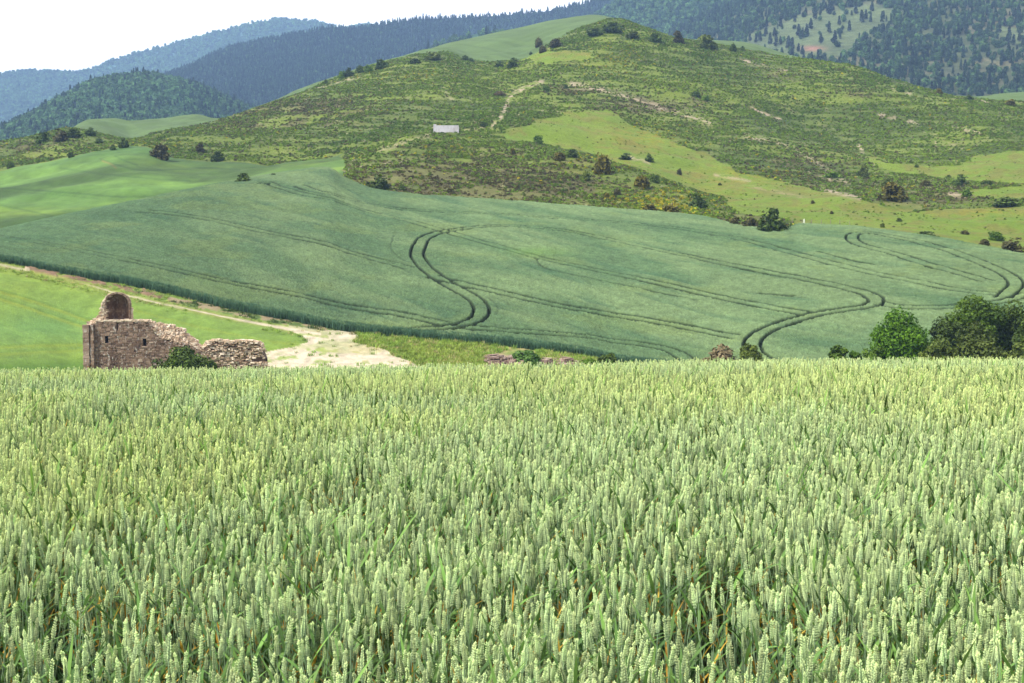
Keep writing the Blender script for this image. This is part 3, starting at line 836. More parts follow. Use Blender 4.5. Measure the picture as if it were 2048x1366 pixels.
def right_cols(C, px, py, X, Y):
    n = fbm(X / 40, Y / 40, 131, 4); n2 = fbm(X / 12, Y / 12, 133, 3)
    TER = inside(px + 40 * (n - 0.5), py + 16 * (n2 - 0.5), TERRACE) | inside(px, py + 10 * (n2 - 0.5), CLEAR2)
    Zt = np.sin((py + 5 * (n - 0.5) + 0.05 * (px - 1600)) * 1.05) * 0.5 + 0.5
    g = (alb(98, 118, 72) * (1 - n[..., None]) + alb(126, 140, 88) * n[..., None]) * (1 - 0.22 * Zt[..., None])
    bare = sstep(0.56, 0.66, n2 * 0.5 + n * 0.5)[..., None]
    C = alb(76, 92, 56) * (1 - n[..., None]) + alb(104, 112, 72) * n[..., None]
    C = C * (1 - 0.5 * bare) + alb(140, 130, 96) * 0.5 * bare
    C = np.where(TER[..., None], g, C)
    k = (np.exp(-((px - 1625) / 22.0) ** 2 - ((py - 97) / 5.0) ** 2))[..., None]
    return C * (1 - k) + alb(190, 140, 118) * k
TERRACE = [(1500, 70), (1560, 46), (1650, 26), (1740, 8), (1790, 20), (1770, 52), (1720, 78), (1690, 112), (1600, 116), (1470, 98)]
CLEAR2 = [(1990, 50), (2060, 62), (2200, 80), (2200, 110), (2050, 92), (1985, 70)]
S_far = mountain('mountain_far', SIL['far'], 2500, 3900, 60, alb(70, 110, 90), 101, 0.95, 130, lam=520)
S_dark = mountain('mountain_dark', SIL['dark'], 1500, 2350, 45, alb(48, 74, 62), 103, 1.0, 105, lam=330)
S_leafy = mountain('mountain_leafy', SIL['leafy'], 1350, 1950, 45, alb(70, 110, 80), 105, 1.0, 30)
S_knob = mountain('mountain_knoll', SIL['knob'], 1300, 1620, 45, alb(70, 110, 80), 107, 1.0, 14)
S_near = mountain('mountain_near', SIL['near'], 1000, 1420, 45, alb(60, 96, 66), 109, 0.9, 42, lam=190)
S_right = mountain('mountain_right', SIL['right'], 930, 1750, 40, alb(90, 100, 80), 111, 1.0, 36, rows=160, dpx=4.0, colfun=right_cols)

# ---- the woods: one object for each wood, thousands of crowns
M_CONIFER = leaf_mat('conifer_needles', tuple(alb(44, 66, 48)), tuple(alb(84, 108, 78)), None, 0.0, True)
M_BROAD = leaf_mat('broadleaf_crowns', tuple(alb(60, 92, 52)), tuple(alb(118, 150, 88)), None, 0.15, True)
M_BARK, _nt, _b = new_mat('bark'); _b.inputs['Base Color'].default_value = (0.09, 0.07, 0.055, 1)

def conifer(name, seed, h=11.0, w=4.6, n=150, leaf=1.0):
    g = np.random.default_rng(seed)
    t = g.uniform(0.06, 1, n) ** 0.8
    prof = np.clip((1.02 - t) ** 0.75, 0.04, 1) * (0.55 + 0.45 * sstep(0.0, 0.2, t)) * (w / 2)
    a = g.uniform(0, 2 * PI, n)
    rr = prof * g.uniform(0.45, 1.12, n)
    c = np.stack([rr * np.cos(a), rr * np.sin(a), h * t], 1)
    V, F, T = leaf_cloud(g, c, np.full(n, 0.45), 3, leaf, 0.7, 0.5, 1.5)
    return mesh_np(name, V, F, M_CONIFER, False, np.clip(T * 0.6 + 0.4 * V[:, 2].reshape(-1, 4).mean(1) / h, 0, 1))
CON = [conifer('conifer_%d' % k, 200 + k, h=9 + 1.3 * k, w=4.4 + 0.3 * (k % 3)) for k in range(4)]
BRD = [crown_mesh('broad_%d' % k, M_BROAD, 8.5, 8.0, 220 + k, clumps=22, per=18, leaf=1.25, shape='round', z0=-0.6, clump_r=0.36) for k in range(4)]

AJ, PJ = [], []
for q in range(-600, 2700, 20):
    a_ = float(np.arctan((q - 1024) / FPX))
    rr_ = np.linspace(300, 860, 400)
    zz_ = H(rr_ * math.sin(a_), rr_ * math.cos(a_))
    PJ.append(float(to_px(rr_ * math.sin(a_), rr_ * math.cos(a_), zz_)[1].min())); AJ.append(q)
def seen(px, py, slack=14):
    return (py < np.interp(px, AJ, PJ) + slack) & (py > -60) & (px > -260) & (px < 2320)

def wood(name, S, n, seed, label, mix, tint, hscale=1.0, density=None, keep=None, smin=0.7, smax=1.25):
    g = np.random.default_rng(seed)
    X, Y, Z = sample_sheet(S, n, g, S['rows'])
    px, py = to_px(X, Y, Z)
    ok = seen(px, py)
    d = np.ones(len(X)) if density is None else density(px, py, X, Y)
    ok &= g.uniform(0, 1, len(X)) < d
    X, Y, Z, px, py = X[ok], Y[ok], Z[ok], px[ok], py[ok]
    m = len(X)
    con = g.uniform(0, 1, m) < mix(px, py, X, Y)
    idx = np.where(con, g.integers(0, 4, m), 4 + g.integers(0, 4, m))
    s = g.uniform(smin, smax, m) * hscale
    rot = np.stack([g.normal(0, 0.03, m), g.normal(0, 0.03, m), g.uniform(0, 6.28, m)], 1)
    scl = np.stack([s, s, s * g.uniform(0.85, 1.2, m)], 1)
    n1 = fbm(X / 90, Y / 90, seed, 3)[:, None]; n2 = g.uniform(0.45, 1.6, (m, 1))
    ic = (np.array(tint[0]) * (1 - n1) + np.array(tint[1]) * n1) * n2
    print(name, m)
    return scatter(name, np.stack([X, Y, Z], 1), rot, scl, idx, ic, CON + BRD, label, 'forest')

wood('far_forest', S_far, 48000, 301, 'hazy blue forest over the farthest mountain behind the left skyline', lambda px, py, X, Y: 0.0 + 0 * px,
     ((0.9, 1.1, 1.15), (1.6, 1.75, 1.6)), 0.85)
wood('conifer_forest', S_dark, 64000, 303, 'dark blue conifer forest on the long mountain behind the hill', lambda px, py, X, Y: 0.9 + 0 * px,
     ((0.8, 0.95, 1.05), (1.3, 1.4, 1.4)), 0.6)  # bluer than the needles: part of the distance haze is painted here
wood('leafy_forest', S_leafy, 7000, 305, 'lighter leafy wood of rounded crowns above the top of the hill', lambda px, py, X, Y: 0.05 + 0 * px,
     ((0.9, 1.1, 1.1), (1.25, 1.4, 1.3)), 1.0)
wood('knoll_wood', S_knob, 2600, 307, 'rounded leafy wood just over the crest field', lambda px, py, X, Y: 0.08 + 0 * px, ((0.9, 1.05, 1.0), (1.2, 1.3, 1.1)), 0.8)
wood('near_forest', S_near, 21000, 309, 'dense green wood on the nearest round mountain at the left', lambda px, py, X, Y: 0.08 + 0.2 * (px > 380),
     ((0.8, 1.0, 1.3), (1.5, 1.65, 1.9)), 0.55)  # bluish tint paints in haze that the thin air volume leaves out

def right_density(px, py, X, Y):
    n = fbm(X / 45, Y / 45, 141, 3); n2 = fbm(X / 16, Y / 16, 143, 3)
    ter = inside(px, py, TERRACE) | inside(px, py, CLEAR2)
    band = sstep(0.36, 0.52, n2 * 0.6 + n * 0.4) * 0.9 + 0.08
    west = (px < 1560) & (py < 1.0 * (1560 - px) * 0.45 + 66)
    d = np.where(west, 0.95, band)
    d = np.where(ter, 0.05, d)
    low = sstep(150, 190, py) * (px > 1700)
    return np.clip(d + 0.3 * low * (1 - ter), 0, 1)
wood('pine_slope_wood', S_right, 27000, 311, 'patchy dark pine wood on the steep slope at the upper right', lambda px, py, X, Y: 0.45 + 0 * px,
     ((0.8, 0.9, 0.95), (1.0, 1.1, 0.85)), 0.66, right_density, smin=0.55, smax=1.2)

# ---- low heath and gorse on the hillside
M_HEATH = leaf_mat('heath_leaves', (0.75, 0.75, 0.75), (1.25, 1.25, 1.25), None, 0.1, True)
TUFT = [crown_mesh('tuft_%d' % k, M_HEATH, 1.25 + 0.15 * k, 0.62 + 0.05 * k, 400 + k, clumps=9, per=9, leaf=0.26, shape='dome', clump_r=0.34) for k in range(5)]
g = np.random.default_rng(11)
n = 420000
r_ = np.sqrt(g.uniform(262 ** 2, 640 ** 2, n)); a_ = g.uniform(-0.40, 0.40, n)
ok = (r_ > row_r(K_TOP, a_) + 2) & (r_ < row_r(K_J, a_) + 6)
fx_ = 1024 + FPX * np.tan(a_)
ok &= ~((r_ < row_r(K_H, a_) + 2) & (fx_ < 690))
r_, a_ = r_[ok], a_[ok]
X, Y = r_ * np.sin(a_), r_ * np.cos(a_); Z = H(X, Y)
px, py = to_px(X, Y, Z)
md, br, yl = hill_zones(px, py, X, Y)
c2 = fbm(X / 6, Y / 6, 87, 3); c3 = fbm(X / 25, Y / 25, 187, 3)
terr = fbm(X / 9 + Y / 30, (Z + X * 0.05) / 0.8, 411, 4)
dens = np.clip(0.30 + 1.2 * (c2 - 0.38) + 2.2 * (terr - 0.46), 0.08, 1.0) * np.where(md, 0.05, 1.0)
for ln, w, s in BARE:
    dens *= 1 - s * np.exp(-(px_dist(px, py, ln) / (w * 1.2)) ** 2)
ok = g.uniform(0, 1, len(X)) < dens
X, Y, Z, px, py, br, yl, c2, c3, md = [q[ok] for q in (X, Y, Z, px, py, br, yl, c2, c3, md)]
m = len(X); print('tufts', m)
u = g.uniform(0, 1, m); v = g.uniform(0.5, 1.45, (m, 1))
ic = np.broadcast_to(alb(100, 130, 48), (m, 3)) * (1 - c3[:, None]) + alb(150, 172, 58) * c3[:, None]
brown = u < 0.09 + 0.55 * br
ic = np.where(brown[:, None], alb(118, 106, 80), ic)
u2 = g.uniform(0, 1, m)
ic = np.where((u2 < (0.008 + 0.5 * yl ** 1.5) * ~md)[:, None], alb(196, 178, 44, 1.05), ic)
ic = np.where((u2 > 0.93)[:, None], alb(150, 150, 110), ic)
ic = np.where((u2 > 0.99)[:, None], alb(196, 186, 168), ic) * v * np.array([1.04, 1.16, 0.78])
s = g.uniform(0.25, 0.72, m) * np.where(md, 0.6, 1) * (0.8 + 0.5 * c2)
scatter('heath_scrub', np.stack([X, Y, Z - 0.05], 1), np.stack([g.normal(0, .08, m), g.normal(0, .08, m), g.uniform(0, 6.28, m)], 1),
        np.stack([s, s, s * g.uniform(0.7, 1.2, m)], 1), g.integers(0, 5, m), ic, TUFT, 'low heather, gorse and grass tufts covering the hillside', 'heath')

# ---- stalks along the near edge of the grey-green field, tufts in the rough grass
M_BLADE = leaf_mat('blades', (0.7, 0.7, 0.7), (1.25, 1.25, 1.25), None, 0.25, True)
def blade_tuft(name, seed, n, h, w, spread, lean=0.25):
    g = np.random.default_rng(seed)
    V, F, T = [], [], []
    for k in range(n):
        x, y = g.normal(0, spread, 2); a = g.uniform(0, 2 * PI); hh = h * g.uniform(0.6, 1.1)
        dx, dy = math.cos(a), math.sin(a); l = lean * hh * g.uniform(0, 1.6); b = len(V)
        px_, py_ = -dy * w / 2, dx * w / 2
        for t, ww in ((0, 1), (0.55, 0.9), (1, 0.25)):
            V += [(x + dx * l * t * t + px_ * ww, y + dy * l * t * t + py_ * ww, hh * t), (x + dx * l * t * t - px_ * ww, y + dy * l * t * t - py_ * ww, hh * t)]
        F += [(b, b + 1, b + 3, b + 2), (b + 2, b + 3, b + 5, b + 4)]; T += [g.uniform(0, .6), g.uniform(0.3, 1)]
    return mesh_np(name, V, F, M_BLADE, True, T)
STALK = [blade_tuft('stalk_%d' % k, 500 + k, 16, 0.92, 0.05, 0.16, 0.12) for k in range(3)]
GRS = [blade_tuft('grass_%d' % k, 520 + k, 22, 0.42, 0.045, 0.2, 0.5) for k in range(3)]
n = 9000
a_ = g.uniform(-0.40, 0.36, n); r_ = row_r(K_E1, a_) + edge_wobble(a_) + g.uniform(-0.25, 1.3, n) ** 1.0
X, Y = r_ * np.sin(a_), r_ * np.cos(a_); Z = H(X, Y)
ic = alb(100, 140, 106) * g.uniform(0.7, 1.4, (n, 1))
s = g.uniform(0.75, 1.05, n)
scatter('crop_edge', np.stack([X, Y, Z], 1), np.stack([g.normal(0, .1, n), g.normal(0, .1, n), g.uniform(0, 6.28, n)], 1), np.stack([s] * 3, 1),
        g.integers(0, 3, n), ic, STALK, 'dark standing stalks along the near edge of the grey-green wheat field', 'wheat')
n = 52000
a_ = g.uniform(-0.40, 0.30, n); e_ = row_r(K_E1, a_)
r_ = np.sqrt(g.uniform(108 ** 2, e_ ** 2, n)); X, Y = r_ * np.sin(a_), r_ * np.cos(a_); Z = H(X, Y)
px, py = to_px(X, Y, Z)
nn = fbm(X / 5, Y / 5, 71, 3)
weedy = inside(px, py, BANK2) | (inside(px, py, BANK) & (g.uniform(0, 1, n) < 0.35))
hard = inside(px, py, GRAVEL) | (px_dist(px, py, TRACK) < 3)
rough = sstep(600, 680, px) * sstep(0.30, 0.5, nn) + 0.8 * (e_ - r_ < 6) * sstep(0.35, 0.5, nn) + 0.004
rough = np.where(weedy, 0.8 * sstep(0.4, 0.55, fbm(X / 2.2, Y / 2.2, 441, 2)), rough)
rough = np.where(hard, 0.03, rough)
ok = g.uniform(0, 1, n) < rough
X, Y, Z, px, py, nn, weedy = X[ok], Y[ok], Z[ok], px[ok], py[ok], nn[ok], weedy[ok]; m = len(X); print('grass', m)
ic = alb(122, 172, 60, 1.4) * (1 - nn[:, None]) + alb(176, 192, 92, 1.4) * nn[:, None]
ic = np.where((g.uniform(0, 1, m) < 0.14)[:, None], alb(206, 194, 130, 1.3), ic)
ic = np.where(weedy[:, None], alb(84, 112, 52, 1.2), ic) * g.uniform(0.75, 1.25, (m, 1))
s = g.uniform(0.5, 1.2, m) * np.where(px < 600, 0.6, 1)
scatter('rough_grass', np.stack([X, Y, Z - 0.03], 1), np.stack([g.normal(0, .1, m), g.normal(0, .1, m), g.uniform(0, 6.28, m)], 1), np.stack([s] * 3, 1),
        g.integers(0, 3, m), ic, GRS, 'rough grass and weeds around the track and gravel yard', 'grass')

# ================================================================== THE NEAR WHEAT
def wheat_mats():
    m, nt, b = new_mat('wheat_ear'); L = nt.links.new
    b.inputs['Roughness'].default_value = 0.55; b.inputs['Specular IOR Level'].default_value = 0.3
    at_ = N(nt, 'ShaderNodeAttribute', attribute_name='tint')
    rp = N(nt, 'ShaderNodeValToRGB'); e = rp.color_ramp.elements
    e[0].color = (*EAR0, 1); e[1].color = (*EAR2, 1); q = e.new(0.5); q.color = (*EAR1, 1)
    L(at_.outputs['Fac'], rp.inputs['Fac'])
    ai = N(nt, 'ShaderNodeAttribute', attribute_name='icol', attribute_type='INSTANCER')
    mu = N(nt, 'ShaderNodeVectorMath', operation='MULTIPLY'); L(rp.outputs['Color'], mu.inputs[0]); L(ai.outputs['Color'], mu.inputs[1])
    L(mu.outputs['Vector'], b.inputs['Base Color'])
    tr = N(nt, 'ShaderNodeBsdfTranslucent'); L(mu.outputs['Vector'], tr.inputs['Color'])
    ms = N(nt, 'ShaderNodeMixShader', Fac=0.17); L(b.outputs['BSDF'], ms.inputs[1]); L(tr.outputs['BSDF'], ms.inputs[2])
    L(ms.outputs['Shader'], nt.nodes['Material Output'].inputs['Surface'])
    return m
EAR0, EAR1, EAR2 = alb(116, 150, 122, 1.6), alb(192, 211, 156, 2.2), alb(214, 226, 158, 2.35)
M_EAR = wheat_mats()
M_WLEAF = leaf_mat('wheat_leaf', tuple(alb(50, 98, 72)), tuple(alb(140, 184, 92, 1.15)), None, 0.3, True)
M_WDRY = leaf_mat('wheat_dry_leaf', tuple(alb(206, 150, 50)), tuple(alb(236, 204, 90)), None, 0.3, True)
def wheat_plant(name, seed, h=0.72, dry=False, leafy=1.0):
    g = np.random.default_rng(seed)
    V, F, T, MI = [], [], [], []
    bend = g.uniform(-0.03, 0.03); ben2 = g.uniform(0.0, 0.16)
    Lr = g.uniform(0.070, 0.094)
    def axis(s):                    # s in metres along the ear, from its foot
        q = s / Lr
        return np.array([bend * s + ben2 * s * q * 0.5, 0.02 * s, h + s])
    def tube(pts, rs, seg, mi, t):
        base = len(V)
        for p, r in zip(pts, rs):
            for k in range(seg):
                a = 2 * PI * k / seg; V.append((p[0] + r * math.cos(a), p[1] + r * math.sin(a), p[2]))
        for i in range(len(pts) - 1):
            for k in range(seg):
                a = base + i * seg + k; b = base + i * seg + (k + 1) % seg
                F.append((a, b, b + seg, a + seg)); T.append(t); MI.append(mi)
    tube([(0.01 * bend, 0, 0), (0, 0, h * 0.5), tuple(axis(0.0)), tuple(axis(Lr * 0.9))], [0.0022, 0.0018, 0.0013, 0.001], 4, 0, 0.12)
    def floret(p, d, length, wid, t0):
        d = d / np.linalg.norm(d); s = np.cross(d, [0, 0.3, 1]); s /= np.linalg.norm(s) + 1e-9; u = np.cross(d, s)
        base = len(V)
        for tt, ww in ((0, 0.45), (0.38, 1.0), (0.78, 0.62), (1.0, 0.08)):
            for k in range(5):
                a = 2 * PI * k / 5
                q = p + d * length * tt + (s * math.cos(a) + u * math.sin(a)) * wid / 2 * ww
                V.append(tuple(q))
        for i in range(3):
            for k in range(5):
                a = base + i * 5 + k; b = base + i * 5 + (k + 1) % 5
                F.append((a, b, b + 5, a + 5)); T.append(float(np.clip(t0 + (0.0, 0.04, 0.16)[i], 0, 1))); MI.append(0)
    nodes = g.integers(17, 21)
    for k in range(nodes):
        q = (k + 0.3) / nodes
        p = axis(q * Lr * 0.93); sd = 1 if k % 2 else -1
        prof = 0.62 + 0.38 * math.sin(PI * min(1, q * 1.15 + 0.15)) if q < 0.8 else 0.95 - (q - 0.8) * 2.0
        for fy in (-1, 0, 1):
            d = np.array([sd * (0.34 if fy else 0.46), fy * 0.42, 1.0]) + g.normal(0, 0.05, 3)
            off = np.array([sd * 0.0021 * prof, fy * 0.0019 * prof, 0])
            floret(p + off, d, 0.0104 * prof * g.uniform(0.9, 1.15), 0.0051 * prof, np.clip(0.26 + 0.36 * q + g.normal(0, 0.10), 0, 0.95))
    floret(axis(Lr * 0.9), np.array([0.02, 0, 1.0]), 0.010, 0.0040, 0.8)
    def leaf(z0, length, wid, az_, rise, droop, mi, t):
        dx, dy = math.cos(az_), math.sin(az_); base = len(V); ns = 6
        for i in range(ns + 1):
            q = i / ns; out = length * (rise * q + droop * q * q * 0.5); up = length * (q * (1 - 0.25 * rise) - droop * q * q * 0.8)
            w = wid * (0.55 + 0.9 * q) if q < 0.4 else wid * (0.91 * (1 - ((q - 0.4) / 0.6) ** 1.6) + 0.03)
            tw = 0.5 * q
            sx, sy, sz = -dy * math.cos(tw), dx * math.cos(tw), math.sin(tw) * 0.6
            c = np.array([dx * out, dy * out, z0 + up])
            V.append(tuple(c + np.array([sx, sy, sz]) * w / 2)); V.append(tuple(c - np.array([sx, sy, sz]) * w / 2))
        for i in range(ns):
            F.append((base + 2 * i, base + 2 * i + 1, base + 2 * i + 3, base + 2 * i + 2)); T.append(float(np.clip(t + 0.1 * i / ns, 0, 1))); MI.append(mi)
    a0 = g.uniform(0, 2 * PI)
    if leafy > 0:
        leaf(h * g.uniform(0.80, 0.97), g.uniform(0.14, 0.22) * leafy, 0.014, a0, g.uniform(0.25, 0.8), g.uniform(0.0, 0.7), 1, g.uniform(0.3, 0.9))
        leaf(h * g.uniform(0.52, 0.66), g.uniform(0.18, 0.26), 0.015, a0 + 2.4, g.uniform(0.25, 0.7), g.uniform(0.0, 0.6), 2 if dry else 1, g.uniform(0.1, 0.6))
        leaf(h * g.uniform(0.34, 0.46), g.uniform(0.2, 0.26), 0.016, a0 + 4.4, g.uniform(0.2, 0.6), g.uniform(0.0, 0.6), 1, g.uniform(0.0, 0.5))
        if dry: leaf(h * g.uniform(0.72, 0.84), g.uniform(0.10, 0.16), 0.008, a0 + 1.2, g.uniform(0.2, 0.9), g.uniform(0.0, 0.8), 2, g.uniform(0.2, 1.0))
    me = mesh_np(name, V, F, None, True, T)
    for q in (M_EAR, M_WLEAF, M_WDRY): me.materials.append(q)
    me.polygons.foreach_set('material_index', np.array(MI, np.int32))
    return me
PL = [wheat_plant('wheat_%02d' % k, 600 + k, dry=(k >= 8), leafy=(1.0 if k % 3 else 0.75)) for k in range(11)]
g = np.random.default_rng(21)
def wheat_points(r0, r1, dens, aw=0.48):
    n = int(aw * (r1 ** 2 - r0 ** 2) * dens)
    r = np.sqrt(g.uniform(r0 ** 2, r1 ** 2, n)); a = g.uniform(-aw, aw, n)
    return r, a
parts = [wheat_points(0.9, 7, 620, 1.0), wheat_points(7, 13, 620, 0.62), wheat_points(13, 26, 520), wheat_points(26, 37, 240)]
r_ = np.concatenate([p[0] for p in parts]); a_ = np.concatenate([p[1] for p in parts])
X, Y = r_ * np.sin(a_), r_ * np.cos(a_)
d1 = fbm(X / 0.45, Y / 0.6, 201, 2); d2 = fbm(X / 2.6, Y / 2.0, 203, 3); d3 = fbm(X / 2.4, Y / 3.0, 207, 3)
ok = g.uniform(0, 1, len(X)) < np.clip(0.60 + 2.4 * (d1 - 0.42), 0.12, 1)
X, Y, d1, d2, d3 = X[ok], Y[ok], d1[ok], d2[ok], d3[ok]; m = len(X); print('wheat', m)
Z = H(X, Y)
hs = (1.0 + 0.10 * (d2 - 0.5) + 0.05 * (d3 - 0.5)) * np.clip(g.normal(0.985, 0.08, m), 0.68, 1.15)
lean = fbm(X / 0.9, Y / 0.9, 211, 2) * 12.6
la = 0.05 + 0.10 * g.uniform(0, 1, m) ** 2
rz = g.uniform(0, 6.28, m)
rot = np.stack([np.sin(lean) * la + g.normal(0, 0.085, m), np.cos(lean) * la + g.normal(0, 0.085, m), rz], 1)
ws = g.uniform(0.98, 1.22, m)
yel = sstep(0.42, 0.66, d3)[:, None]
ic = np.array([1.01, 1.02, 0.98]) * (1 - yel) + np.array([1.10, 1.06, 0.86]) * yel
ic = ic * g.uniform(0.68, 1.20, (m, 1)) * (1 + g.normal(0, 0.015, (m, 3)))
idx = np.where(g.uniform(0, 1, m) < 0.34, g.integers(8, 11, m), g.integers(0, 8, m))
scatter('wheat_crop', np.stack([X, Y, Z], 1), rot, np.stack([ws, ws, hs], 1), idx, ic, PL,
        'pale green wheat ears filling the whole foreground field', 'wheat')

# ================================================================== THE RUINED CHURCH
def boxes(name, B, mat, parent, g, jit=0.015, tints=None):
    """many stones in one part: B rows are (cx, cy, cz, sx, sy, sz, rotz)"""
    B = np.asarray(B, float); n = len(B)
    c = np.array([[-1, -1, -1], [1, -1, -1], [1, 1, -1], [-1, 1, -1], [-1, -1, 1], [1, -1, 1], [1, 1, 1], [-1, 1, 1]], float) * 0.5
    V = c[None] * B[:, None, 3:6]
    V = V + g.normal(0, 1, V.shape) * jit
    cr, sr = np.cos(B[:, 6])[:, None], np.sin(B[:, 6])[:, None]
    X = V[..., 0] * cr - V[..., 1] * sr; Y = V[..., 0] * sr + V[..., 1] * cr
    V = np.stack([X, Y, V[..., 2]], -1) + B[:, None, :3]
    f = np.array([[0, 3, 2, 1], [4, 5, 6, 7], [0, 1, 5, 4], [1, 2, 6, 5], [2, 3, 7, 6], [3, 0, 4, 7]])
    F = (f[None] + 8 * np.arange(n)[:, None, None]).reshape(-1, 4)
    T = np.repeat(g.uniform(0, 1, n) if tints is None else np.asarray(tints), 6)
    return link(name, mesh_np(name, V.reshape(-1, 3), F, mat, False, T), parent)

def stone_mat(name, c0, c1, c2, stain=None, lichen=0.0, pale=0.3):
    m, nt, b = new_mat(name); L = nt.links.new
    at_ = N(nt, 'ShaderNodeAttribute', attribute_name='tint')
    rp = N(nt, 'ShaderNodeValToRGB'); e = rp.color_ramp.elements
    e[0].color = (*c0, 1); e[1].color = (*c2, 1); q = e.new(0.55); q.color = (*c1, 1)
    L(at_.outputs['Fac'], rp.inputs['Fac'])
    tc = N(nt, 'ShaderNodeTexCoord'); prev = rp.outputs['Color']
    def blend(prev, colr, scale, lo, hi, detail=6.0, stretch=None, fac=1.0):
        mp = N(nt, 'ShaderNodeMapping'); L(tc.outputs['Object'], mp.inputs['Vector'])
        if stretch: mp.inputs['Scale'].default_value = stretch
        nz = N(nt, 'ShaderNodeTexNoise', Scale=scale, Detail=detail, Roughness=0.7); L(mp.outputs['Vector'], nz.inputs['Vector'])
        mr = N(nt, 'ShaderNodeMapRange'); mr.inputs['From Min'].default_value = lo; mr.inputs['From Max'].default_value = hi; mr.inputs['To Max'].default_value = fac
        L(nz.outputs['Fac'], mr.inputs['Value'])
        mx = N(nt, 'ShaderNodeMix', data_type='RGBA'); L(mr.outputs['Result'], mx.inputs['Factor']); L(prev, mx.inputs['A']); mx.inputs['B'].default_value = (*colr, 1)
        return mx.outputs['Result']
    if stain is not None: prev = blend(prev, stain, 0.7, 0.45, 0.62, stretch=(1, 1, 0.45), fac=0.8)
    prev = blend(prev, alb(226, 214, 202, 1.3), 2.2, 0.56, 0.64, stretch=(1.3, 1, 0.6), fac=pale)
    if lichen > 0: prev = blend(prev, alb(196, 128, 44), 0.9, 0.64, 0.70, fac=lichen)
    L(prev, b.inputs['Base Color'])
    nz = N(nt, 'ShaderNodeTexNoise', Scale=9.0, Detail=8.0); L(tc.outputs['Object'], nz.inputs['Vector'])
    bp = N(nt, 'ShaderNodeBump', Strength=0.7, Distance=0.05); L(nz.outputs['Fac'], bp.inputs['Height']); L(bp.outputs['Normal'], b.inputs['Normal'])
    return m
M_ASHLAR = stone_mat('old_ashlar', alb(138, 112, 96), alb(182, 152, 130), alb(220, 194, 170), alb(104, 82, 70), 0.9, 0.9)
M_PALE = stone_mat('broken_pale_stone', alb(168, 134, 108), alb(226, 198, 168, 1.2), alb(244, 226, 202, 1.35), None, 0.0, 0.5)
M_CORE = stone_mat('mortar_core', alb(128, 106, 92), alb(150, 126, 108), alb(170, 146, 124), None, 0.0, 0.2)
M_NICHE = stone_mat('niche_stone', alb(120, 90, 72), alb(156, 122, 98), alb(184, 152, 124), alb(90, 64, 52), 0.9, 0.3)
RR = 145.0
SC = RR / FPX                     # metres per photo pixel at the ruin
def ruin_x(px): return (px - 1024) * SC
a_r, _ = ray(350, 700)
RZ0 = float(H(ruin_x(300), RR)) - 0.3
def ruin_z(py):                   # height over the ruin's foot
    return float(RR * (ray(300, py)[1])) * 1.0 - RZ0
ruin = bpy.data.objects.new('church_ruin', None); COL.objects.link(ruin)
ruin.location = (ruin_x(300), RR, RZ0)
tag(ruin, 'roofless stone church ruin with a dark arched niche on top of its broken wall', 'ruin')
g = np.random.default_rng(31)
X0 = ruin_x(300)
def P(px, py): return (ruin_x(px) - X0, ruin_z(py))
def top_line(pts):
    A_ = np.array([P(*p) for p in pts]); return lambda x: np.interp(x, A_[:, 0], A_[:, 1])
front_top = top_line([(165, 657), (178, 656), (190, 651), (205, 649), (290, 648), (294, 655), (305, 668), (318, 682), (345, 690), (384, 697), (396, 706), (412, 704)])
back_top = top_line([(165, 650), (180, 647), (288, 646), (300, 650), (325, 654), (342, 657), (343, 661), (363, 663), (364, 672), (377, 681), (384, 686), (386, 694), (398, 700), (412, 698)])
SLITS = [(208, 214.5, 678, 693), (284, 290.5, 683, 699), (231.5, 234, 652, 667)]
def in_slit(x, z, m=0.0):
    for x0, x1, y0, y1 in SLITS:
        (ax, z1), (bx, z0) = P(x0, y0), P(x1, y1)
        if ax - m < x < bx + m and z0 - m < z < z1 + m: return True
    return False
xl, xr = P(165.6, 0)[0], P(412, 0)[0]
B, T = [], []
z = 0.0; row = 0
while z < ruin_z(646) + 0.2:
    hh = g.uniform(0.13, 0.21); x = xl + g.uniform(-0.1, 0.0); row += 1
    while x < xr:
        w = g.uniform(0.22, 0.55); cx, cz = x + w / 2, z + hh / 2
        if cz < front_top(cx) + g.uniform(-0.22, 0.10) and not in_slit(cx, cz, 0.02):
            # stones beside a slit are trimmed to it
            x0_, x1_ = x, x + w
            for s0, s1, y0, y1 in SLITS:
                (ax, z1), (bx, z0) = P(s0, y0), P(s1, y1)
                if z0 - 0.05 < cz < z1 + 0.05:
                    if x0_ < ax < x1_: x1_ = ax
                    if x0_ < bx < x1_: x0_ = bx
            if x1_ - x0_ > 0.05:
                B.append(((x0_ + x1_) / 2, 0.2 + g.normal(0, 0.018), cz, x1_ - x0_ - 0.018, 0.42, hh - 0.014, 0)); T.append(np.clip(g.normal(0.45, 0.25), 0, 1))
        x += w
    z += hh
boxes('wall', B, M_ASHLAR, ruin, g, 0.006, T)
